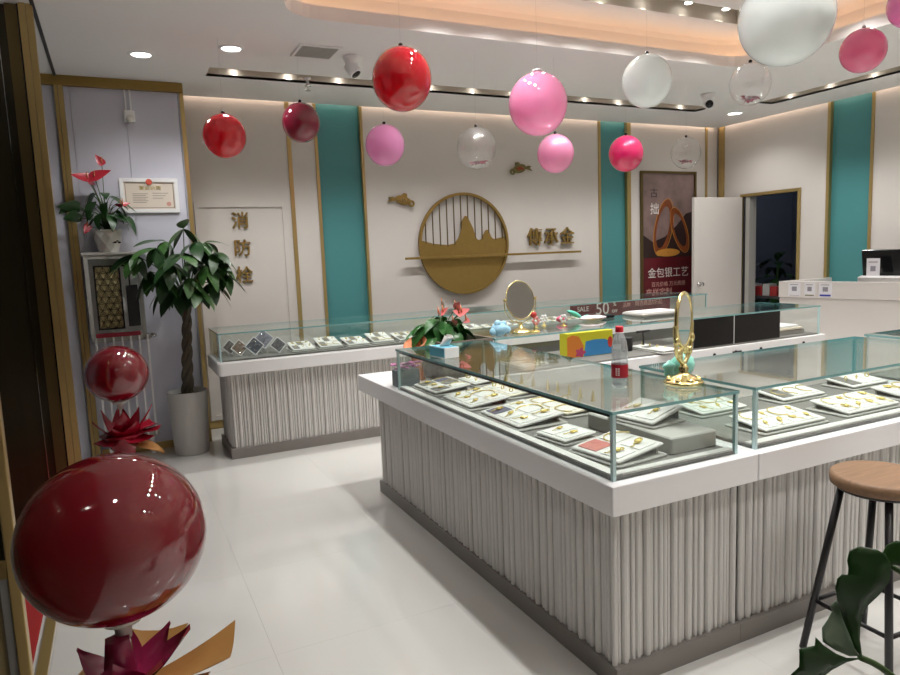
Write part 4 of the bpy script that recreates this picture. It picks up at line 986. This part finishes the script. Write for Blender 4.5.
# blue plush, rose dome, trinkets on the far counter
t = thing('blue_plush', 'small pale blue plush on the far counter left of the oval mirror', 'toy', (2.21, 3.83, GZ))
M_pb = mat('plush_blue', srgb(166, 212, 236), .9, bump=.4, nscale=160)
part('body', MB().ball((2.215, 3.83, GZ+.042), .060, .045, .044, 18, 12, fn=lambda d: 1+.10*sin(8*d.x)*cos(9*d.z)), M_pb, t)
for dx, dz, r in ((-.055, .03, .026), (.05, .035, .026), (-.02, .078, .026), (.025, .075, .022)): part('ear', MB().ball((2.215+dx, 3.82, GZ+dz), r, r*.7, r, 12, 8), M_pb, t)
t = thing('rose_dome', 'red rose in a small glass dome right of the oval mirror', 'decoration', (2.49, 3.84, GZ))
part('dish', MB().lathe([(.035, 0), (.035, .006), (.028, .010)], 20, (2.49, 3.84, GZ)), M_jewel, t)
part('glass_dome', MB().lathe([(.028, .010), (.028, .12), (.022, .145), (.008, .157), (.001, .158)], 22, (2.49, 3.84, GZ), cap=False), M_glass, t)
part('stem', MB().tube([(2.49, 3.84, GZ+.01), (2.488, 3.842, GZ+.10)], .002, 6), M_stem, t)
part('rose', MB().ball((2.487, 3.842, GZ+.115), .021, .021, .019, 14, 10, fn=lambda d: 1+.12*sin(6*math.atan2(d.y, d.x)+6*d.z)), mat('rose_red', srgb(200, 50, 44), .6), t)
t = thing('turquoise_dolphin', 'glossy turquoise fish-shaped figurine on the far counter', 'figurine', (3.06, 4.18, GZ))
M_tq = mat('turquoise', srgb(110, 216, 196), .3)
part('body', MB().loft([[(3.0+.14*s, 4.18+.028*sin(PI*(s*.9+.05))*cos(a), GZ+.085-.06*s+.022*sin(PI*(s*.9+.05))*sin(a)) for a in [2*PI*k/12 for k in range(12)]] for s in [i/8 for i in range(9)]], 0), M_tq, t)
part('tail', MB().prism([(3.13, GZ+.03), (3.19, GZ+.045), (3.185, GZ+.02), (3.17, GZ+.002), (3.13, GZ+.01)], 4.175, 4.185), M_tq, t)
solo('pink_sachet', MB().ball((2.97, 4.2, GZ+.025), .045, .03, .025, 16, 10, fn=lambda d: 1+.1*sin(7*d.x+5*d.y)), mat('sachet_pink', srgb(214, 100, 130), .6), 'small pink sachet beside the turquoise figurine', 'sachet', (2.97, 4.2, GZ))
solo('white_cloth', MB().ball((3.20, 4.14, GZ+.02), .10, .07, .018, 30, 12, fn=lambda d: 1+.16*sin(11*d.x+5*d.y)+.1*cos(13*d.y+7*d.x)), mat('cloth_pinkwhite', srgb(238, 222, 226), .8), 'crumpled pinkish white cloth on the far counter', 'cloth', (3.22, 4.14, GZ))
solo('black_case', MB().bbox(3.29, 3.47, 4.19, 4.26, GZ, GZ+.022, .02), M_black, 'flat black spectacle case on the far counter', 'case', (3.38, 4.22, GZ))
t = thing('grey_tray', 'flat grey tray with white lining on the far counter', 'tray', (3.78, 4.12, GZ))
part('tray', MB().bbox(3.58, 3.99, 4.0, 4.26, GZ, GZ+.03, .02), M_traygrey, t)
part('lining', MB().bbox(3.60, 3.97, 4.02, 4.24, GZ+.03, GZ+.034, .012), M_whitem, t)
for k, (x, y) in enumerate(((2.62, 4.02), (2.74, 4.10), (2.84, 4.0))):
    t = thing('flower_charm', '%s small pearl flower charm on the far counter' % ('left', 'middle', 'right')[k], 'decoration', (x, y, GZ), 'flower charms')
    mb = MB()
    for q in range(6): mb.ball((x+.022*cos(q*PI/3), y, GZ+.05+.022*sin(q*PI/3)), .012, .008, .012, 10, 6)
    part('petals', mb, M_white if k else M_pinkf, t); part('foot', MB().lathe([(.02, 0), (.02, .004), (.004, .008), (.004, .035)], 12, (x, y, GZ)), M_jewel, t)

# ------------------------------------------------------------------ reception desk, monitor
dk = thing('reception_desk', 'tall white reception desk in front of the right wall', 'desk', (6.6, 4.6, 0))
P0, P1 = Vector((6.40, 5.05, 0)), Vector((6.72, 3.05, 0)); dv = (P1-P0).normalized(); nv = Vector((dv.y, -dv.x, 0)); nv = -nv if nv.x < 0 else nv
def dkbox(s0, s1, d0, d1, z0, z1, b=.0):
    q = [P0+dv*s0+nv*d0, P0+dv*s1+nv*d0, P0+dv*s1+nv*d1, P0+dv*s0+nv*d1]
    mb = MB(); mb.add([(p.x, p.y, z0) for p in q]+[(p.x, p.y, z1) for p in q], [(3,2,1,0),(4,5,6,7),(0,1,5,4),(2,3,7,6),(1,2,6,5),(3,0,4,7)]); return mb
part('front_panel', dkbox(0, 2.0, .02, .06, 0, .945), M_deskw, dk)
part('front_band', dkbox(0, 2.0, .0, .06, .95, 1.12), M_deskw, dk)
part('return_panel', MB().box(6.462, 7.215, 5.01, 5.05, 0, 1.12), M_deskw, dk)
part('worktop', dkbox(.05, 1.9, .065, .40, .80, .84), M_slab, dk)
M_qrp = mat('sheet_white', srgb(236, 234, 240), .5); M_blue = mat('print_navy', srgb(48, 60, 170), .5); M_olive = mat('print_olive', srgb(120, 116, 70), .5)
for k, (s, w, m2) in enumerate(((.17, .13, M_ink), (.33, .11, M_olive), (.49, .13, M_blue))):
    t = thing('payment_sheet', 'small white payment notice on the reception desk, %s of three' % ('left', 'middle', 'right')[k], 'notice', tuple(P0+dv*s+Vector((0, 0, .97))), 'payment notices')
    part('sheet', dkbox(s-w/2, s+w/2, -.002, 0, .965, 1.105), M_qrp, t)
    part('printed_bar', dkbox(s-w*.42, s+w*.42, -.003, -.002, .972, .984 if k == 1 else (.990 if k == 2 else .976)), m2, t)
    part('printed_square', dkbox(s-w*.20, s+w*.20, -.003, -.002, 1.02, 1.066), mat('print_grey', srgb(150, 146, 156), .6), t)
    part('printed_line', dkbox(s-w*.36, s+w*.3, -.003, -.002, 1.085, 1.091), M_ink, t)
t = thing('monitor', 'black monitor seen from behind on the reception desk', 'monitor', (6.85, 4.15, 1.1))
Tm = Matrix.Translation((6.80, 4.07, 1.15)) @ Matrix.Rotation(math.radians(-8), 4, 'Z') @ Matrix.Rotation(-.12, 4, 'Y')
o = part('screen_shell', MB().bbox(-.02, .025, -.34, .34, -.06, .28, .008, T=Tm), M_black, t)
part('screen', MB().box(.025, .028, -.32, .32, -.04, .26, T=Tm), M_dark, t)
part('stand', MB().box(6.80, 6.86, 4.06, 4.18, .842, 1.10), M_blackm, t)
solo('printer_bar', MB().bbox(6.62, 6.74, 3.62, 4.34, 1.085, 1.175, .03), mat('silver_plastic', srgb(186, 184, 182), .4), 'long rounded silver device in front of the monitor', 'printer', (6.68, 4.0, 1.085))
t = thing('desk_notice', 'small white notice leaning on the back of the monitor', 'notice', (6.69, 4.22, 1.15))
part('card', MB().box(6.690, 6.694, 4.155, 4.285, 1.155, 1.345), M_qrp, t)
part('printed_square', MB().box(6.6885, 6.690, 4.195, 4.245, 1.22, 1.27), MATS['print_grey'], t)
part('printed_line', MB().box(6.6885, 6.690, 4.175, 4.265, 1.305, 1.313), M_ink, t)
# plant and boxes in the back room
t = thing('backroom_plant', 'dark leafy plant in the dim room behind the doorway', 'potted plant', (8.0, 6.35, 0))
part('pot', MB().lathe([(.14, 0), (.19, .5), (.2, .52), (.17, .52)], 20, (8.0, 6.35, 0)), M_dark, t)
LEAFB = leaf_mesh('leaf', .22, M_leafd, .4); rg = random.Random(2)
for k in range(60):
    a = rg.uniform(0, 2*PI); r = rg.uniform(.0, .22); h = rg.uniform(.7, 1.40)
    inst('leaf', LEAFB, t, M=aim(Vector((8.0+r*cos(a), 6.35+r*sin(a), h))-worldloc(t), (cos(a), sin(a), rg.uniform(-.6, .4)), rg.uniform(.18, .28)))
part('stem', MB().tube([(8.0, 6.35, .45), (8.0, 6.34, 1.2)], .015, 8), M_stem, t)
for k in range(4):
    solo('red_packet', MB().bbox(7.46, 7.60, 5.92+.11*k, 6.02+.11*k, .86, .98+.03*(k % 2), .005), mat('packet_%d' % (k % 2), srgb(*((150, 40, 40), (170, 170, 168))[k % 2]), .5), 'small %s packet on the back room shelf, %s from the door jamb' % (('red', 'pale')[k % 2], ('first', 'second', 'third', 'fourth')[k]), 'packet', (7.53, 5.97+.11*k, .86), 'packets in the back room')
t = thing('backroom_shelf', 'low shelf inside the dim back room', 'shelf', (7.53, 6.1, 0))
part('board', MB().box(7.42, 7.64, 5.80, 6.42, .83, .86), M_dark, t)
for x in (7.43, 7.61):
    for y in (5.82, 6.39): part('leg', MB().box(x, x+.025, y, y+.025, 0, .83), M_dark, t)

t = thing('backroom_fill_lamp', 'added fill lamp on the ceiling of the back room', 'lamp', (8.3, 5.6, 2.6))  # unseen lamp added to lift the darkness of the back room
part('shade', MB().lathe([(.001, -.06), (.08, -.055), (.12, -.02), (.12, 0)], 20, (8.3, 5.6, 2.6), cap=False), M_white, t)
lamp('backroom_fill', 'POINT', 3.0, (8.3, 5.6, 2.5), t, .05, col=(.85, .92, 1))
# ------------------------------------------------------------------ balloons
def balloon(label, loc, d, m, hang=True, sag=1.06, petals=None, knot=M_black, skin_knot=False, tilt=(0, 0)):
    x, y, z = loc; r = d/2*.96
    t = thing('balloon', label, 'balloon', (x, y, z-r*sag), 'hanging balloons' if hang else None)
    T = Matrix.Translation((x, y, z)) @ Matrix.Rotation(tilt[0], 4, 'X') @ Matrix.Rotation(tilt[1], 4, 'Y')
    part('skin', MB().ball((0, 0, 0), r, r, r*sag, 40, 26, T=T, fn=lambda q: 1-.02*max(0, q.z)**4), m, t)
    if hang:
        top = T @ Vector((0, 0, r*sag*.985)); cz = TZ if (TX0 < x < TX1 and y < TY1) else CZ
        part('knot', MB().ball(tuple(top+Vector((0, 0, .008))), .013 if not skin_knot else .03, None, .012, 12, 8), knot, t)
        part('string', MB().tube([tuple(top+Vector((0, 0, .01))), (top.x, top.y, cz)], .0006, 5), MATS.get('string') or mat('string', srgb(200, 200, 200), .6), t)
    if petals:
        rg = random.Random(int(x*100)); pm = leaf_mesh('petal', .3, MATS.get('petal_magenta') or mat('petal_magenta', srgb(150, 6, 62), .6), .3, 'oval')
        for k in range(60):
            a = rg.uniform(0, 2*PI); q = r*rg.uniform(.02, .40)
            p = Vector((q*cos(a)+petals[0]*r, q*sin(a), -math.sqrt(max(.01, (r*.93)**2-(q)**2))*sag*.96+petals[1]*r))
            if p.length > r*.74: p *= r*.74/p.length
            inst('petal', pm, t, M=aim(Vector((0, 0, r*sag))+p, (cos(a+1), sin(a+1), rg.uniform(-.1, .5)), r*rg.uniform(.26, .38)))
    return t
def bpos(dx, base, k):   # hanging place scaled with the balloon's size, measured from eye height at the entrance
    c = Vector((0, 0, 1.55)); return tuple(c+(Vector(base)-c)*k)
BM_red = balloon_mat('balloon_red', srgb(214, 24, 44), .12, .10); BM_mar = balloon_mat('balloon_maroon', srgb(160, 30, 66), .14, .10)
BM_pnk = balloon_mat('balloon_pink', srgb(250, 166, 206), .22, .12); BM_hot = balloon_mat('balloon_hotpink', srgb(238, 46, 122), .14, .10)
BM_bpk = balloon_mat('balloon_brightpink', srgb(255, 172, 224), .12, .08); BM_cor = balloon_mat('balloon_coral', srgb(255, 138, 182), .12, .10)
BM_wht = balloon_mat('balloon_white', srgb(238, 242, 240), .16, .08); BM_clr = balloon_mat('balloon_clear', (.95, .95, .95, 1), .95, .10)
BM_big = balloon_mat('balloon_wine', srgb(158, 18, 40), .03, .12)
balloon('large red balloon hanging in front of the back slot light', bpos(0, (1.327, 3.162, 2.399), 1.15), .345, BM_red)
balloon('red balloon hanging in front of the hydrant panel, farthest left of all', bpos(0, (.675, 4.457, 2.323), 1.1), .297, BM_red, sag=1.04)
balloon('dark maroon balloon hanging before the first gold strips', bpos(0, (1.245, 4.804, 2.494), 1.05), .283, BM_mar)
balloon('bright pink balloon hanging beside the first teal bay', bpos(0, (1.563, 4.043, 2.233), 1.2), .30, BM_bpk)
balloon('clear balloon with magenta petals hanging above the round ornament', bpos(0, (2.124, 3.896, 2.21), 1.2), .312, BM_clr, petals=(.1, 0))
balloon('large pink balloon hanging at the middle of the ceiling', bpos(0, (2.067, 3.103, 2.313), 1.15), .368, BM_pnk, knot=M_white, skin_knot=True)
balloon('small pale pink balloon hanging just below the large pink one', bpos(0, (2.667, 3.81, 2.179), 1.2), .30, BM_pnk)
balloon('medium white balloon hanging right of the large pink one', bpos(0, (2.906, 3.21, 2.514), 1.1), .33, BM_wht)
balloon('hot pink balloon hanging before the second teal bay', bpos(0, (3.301, 3.861, 2.204), 1.2), .30, BM_hot)
balloon('clear balloon with one magenta feather hanging before the right corner wall', bpos(0, (4.112, 4.107, 2.266), 1.2), .288, BM_clr, petals=(.0, .35))
balloon('clear balloon with petals hanging under the huge white balloon', bpos(0, (3.717, 3.171, 2.545), 1.08), .281, BM_clr, petals=(0, 0))
balloon('huge white balloon hanging at the top edge', (2.703, 2.123, 2.507), .405, BM_wht, tilt=(0, .3), sag=1.03)
balloon('coral pink balloon hanging before the right slot light', (4.158, 2.731, 2.668), .268, BM_cor, sag=1.0, knot=M_white)
balloon('pink balloon cut off at the top right corner', (4.30, 2.54, 2.885), .27, BM_bpk, sag=1.0)
# balloon bouquets standing at the entrance
def petal_sheet(mb, c, ang, length, width, lift, z0, m=0, bend=.5, n=9, thick=.0015, square=False):
    d = Vector((cos(ang), sin(ang), 0)); s = Vector((-sin(ang), cos(ang), 0)); L = []; c = Vector(c)
    for i in range(n+1):
        t_ = i/n; w = width*(.45+.9*t_*(1-t_)*2)*(1-t_**3) if t_ < 1 else .002
        if square: w = width*(.35+.65*t_)
        p = c+d*(length*t_*(1-.15*t_))+Vector((0, 0, z0+lift*(t_**(1+bend))))
        row_ = [p+s*w*k+Vector((0, 0, .18*width*abs(k)**2)) for k in (-1, -.5, 0, .5, 1)]; L.append(row_)
    vs = [tuple(p) for r_ in L for p in r_]; nv_ = len(vs)
    vs += [(x, y, z-thick) for x, y, z in vs]; fs = []
    for i in range(n):
        for j in range(4):
            a = i*5+j; fs += [(a, a+1, a+6, a+5), (nv_+a+5, nv_+a+6, nv_+a+1, nv_+a)]
    mb.add(vs, fs, m, True)
def bouquet(label, c, zc, r, m, seed, sag=.96):
    x, y = c; t = thing('balloon_bouquet', label, 'balloon bouquet', (x, y, 0)); rg = random.Random(seed)
    part('balloon_skin', MB().ball((x, y, zc), r, r, r*sag, 56, 34, fn=lambda q: 1-.03*max(0, -q.z)**6), m, t)
    part('balloon_tail', MB().lathe([(r*.30, -r*sag*.945), (r*.22, -r*sag*1.04), (r*.10, -r*sag*1.10), (r*.085, -r*sag*1.26), (r*.06, -r*sag*1.27)], 20, (x, y, zc)), M_ceramic, t)
    part('stick', MB().tube([(x, y, zc-r*1.2), (x, y, .42)], .008, 8), M_white, t)
    return t
t = bouquet('big wine red balloon on a stick above pink and kraft wrapping, front left', (-.057, 1.70), .932, .201, BM_big, 1)
bx, by = -.066, 1.697
for k, (a, l, w, h, m) in enumerate(((5.5, .14, .075, .07, M_foilp), (6.2, .18, .07, .10, M_foilp), (4.5, .10, .07, .09, M_foilp), (3.6, .12, .05, .05, M_foilp), (2.6, .13, .05, .08, M_foilp), (1.5, .14, .05, .10, M_foilp), (.6, .16, .05, .08, M_foilp))):
    mb = MB(); petal_sheet(mb, (bx, by, 0), a, l, w, h, .575); part('foil_petal', mb, m, t)
mb = MB(); mb.lathe([(.028, .52), (.045, .56), (.045, .60), (.035, .66), (.03, .70)], 12, (bx-.005, by-.02, 0), rib=lambda j: 1 if j % 2 else .8); part('ribbon_knot', mb, M_foilp, t)
for k, (a, l, w, h) in enumerate(((-.22, .27, .085, .085), (-.95, .20, .08, .04), (1.2, .20, .08, .06), (2.6, .18, .08, .03))):
    mb = MB(); petal_sheet(mb, (bx+.02, by, 0), a, l, w, h, .545, bend=.2, square=True); part('kraft_sheet', mb, M_kraft, t)
part('wrapped_cone', MB().lathe([(.07, .0), (.075, .2), (.05, .42), (.09, .52), (.11, .56)], 18, (bx, by, 0), rib=lambda j: 1 if j % 2 else .88), M_kraft, t)
t = bouquet('smaller wine red balloon on a stick in a dark red wrapped bouquet by the radiator', (-.052, 5.096), .832, .20, BM_big, 2)
bx, by = -.052, 5.096
for k, (a, l, w, h) in enumerate(((3.5, .22, .07, .15), (4.3, .18, .08, .10), (5.3, .20, .09, .13), (6.0, .24, .07, .22), (2.7, .16, .07, .20), (1.6, .18, .08, .22), (.8, .20, .07, .18), (4.8, .16, .09, .20))):
    mb = MB(); petal_sheet(mb, (bx, by, 0), a, l, w, h, .38); part('foil_petal', mb, M_foil, t)
for k, (a, l, w, h) in enumerate(((-.35, .26, .08, .03), (-1.0, .22, .10, -.02), (.3, .24, .1, .05), (3.9, .2, .1, -.03))):
    mb = MB(); petal_sheet(mb, (bx+.01, by, 0), a, l, w, h, .40, bend=.1, square=True); part('wrap_sheet', mb, M_foil, t)
mb = MB(); petal_sheet(mb, (bx+.02, by-.01, 0), -.5, .30, .10, -.09, .36, bend=.1); part('kraft_sheet', mb, M_kraft, t)
part('wrapped_cone', MB().lathe([(.09, .0), (.095, .15), (.07, .30), (.12, .38), (.15, .42)], 18, (bx, by, 0), rib=lambda j: 1 if j % 2 else .85), M_foil, t)

# ------------------------------------------------------------------ bar stool
t = thing('bar_stool', 'round wooden bar stool with black splayed legs in front of the counter', 'stool', (2.40, 1.455, 0))
sx, sy = 2.40, 1.455; sr = .166; sz_ = .71
part('seat', MB().lathe([(sr-.012, sz_-.046), (sr-.002, sz_-.040), (sr, sz_-.022), (sr-.002, sz_-.006), (sr-.012, sz_)], 44, (sx, sy, 0)), M_wood, t)
part('seat_plate', MB().lathe([(sr-.022, sz_-.058), (sr-.016, sz_-.046)], 32, (sx, sy, 0)), M_blackm, t)
ft = []
for k in range(4):
    a = math.radians(132+90*k); top = Vector((sx+.125*cos(a), sy+.125*sin(a), sz_-.055)); bot = Vector((sx+.238*cos(a), sy+.238*sin(a), 0))
    part('leg', MB().tube([tuple(top), tuple(bot)], .0130, 10), M_blackm, t)
    ft.append(top.lerp(bot, .70))
for k in range(4): part('foot_rail', MB().tube([tuple(ft[k]), tuple(ft[(k+1) % 4])], .008, 8), M_blackm, t)

# ------------------------------------------------------------------ near plant at the lower right
t = thing('foreground_plant', 'dark lobed plant leaves at the bottom right corner near the camera', 'plant', (1.12, .42, 0))
LR = Vector((.897, -.439, -.039)).normalized(); LU = Vector((.088, .092, .992)); LU = (LU-LR*LU.dot(LR)).normalized(); LN = LR.cross(LU)
ctr = Vector((.867, .569, 1.053))
def near_leaf(name, pts, m, bend, off=0.0):
    # outline in centimetres around the leaf centre; bent across its width, 1.5 mm thick
    bm = bmesh.new(); vs = []
    for (a, b) in pts: vs.append(bm.verts.new((a*.01, b*.01, 0)))
    fc = bm.faces.new(vs); bmesh.ops.triangulate(bm, faces=[fc])
    bmesh.ops.subdivide_edges(bm, edges=bm.edges, cuts=2, use_grid_fill=True)
    ex = bmesh.ops.extrude_face_region(bm, geom=bm.faces[:]); bmesh.ops.translate(bm, verts=[v for v in ex['geom'] if isinstance(v, bmesh.types.BMVert)], vec=(0, 0, -.0015))
    for v in bm.verts:
        a, b, c = v.co; zz = bend*(a*a*9+.25*b*b)+.004*sin(60*b)+off+c
        v.co = ctr+LR*a+LU*b+LN*zz
    bmesh.ops.recalc_face_normals(bm, faces=bm.faces); bm.verts.index_update()
    mb = MB(); mb.add([tuple(v.co) for v in bm.verts], [[v.index for v in f.verts] for f in bm.faces], 0, True); bm.free()
    part(name, mb, m, t)
k = .905/681*100/4.66
def L2(p, cx=400, cy=330): return ((p[0]-cx)*k, -(p[1]-cy)*k)
near_leaf('leaf', [L2(p) for p in [(470,605),(440,560),(425,500),(400,430),(385,380),(362,330),(345,268),(355,222),(380,202),(408,204),(414,175),(412,140),(428,95),(478,72),(545,80),(583,100),(600,150),(585,225),(548,295),(505,360),(482,430),(468,520)]], M_leafn, .35)
near_leaf('leaf', [L2(p) for p in [(470,606),(430,610),(360,580),(300,540),(305,480),(340,440),(362,400),(350,375),(375,345),(400,372),(425,440),(455,520)]], M_leafu, .25, -.008)
near_leaf('leaf', [L2(p) for p in [(470,606),(400,605),(350,585),(290,545),(255,508),(245,545),(162,555),(160,640),(120,675),(160,720),(280,710),(330,665),(400,625)]], M_leafn, .15, .0)
near_leaf('leaf', [L2(p) for p in [(598,170),(602,120),(622,75),(660,45),(720,60),(740,120),(700,165),(640,160)]], M_leafm, .4, -.02)
b0 = ctr+LR*(L2((470,606))[0]*.01)+LU*(L2((470,606))[1]*.01)
part('stem', MB().tube([tuple(p) for p in smoothpath([b0, b0+LR*.06+LU*-.04, Vector((1.06, .42, .75)), Vector((1.12, .42, .42))], 6)], .0045, 8), M_stem, t)
part('stem', MB().tube([tuple(p) for p in smoothpath([ctr+LR*.062+LU*.05+LN*-.02, Vector((1.04, .44, .95)), Vector((1.12, .42, .42))], 6)], .004, 8), M_stem, t)
part('pot', MB().lathe([(.10, 0), (.14, .40), (.15, .42), (.135, .42), (.13, .38)], 24, (1.12, .42, 0)), M_ceramic, t)
part('soil', MB().lathe([(.001, .385), (.13, .385)], 20, (1.12, .42, 0), cap=False), M_soil, t)
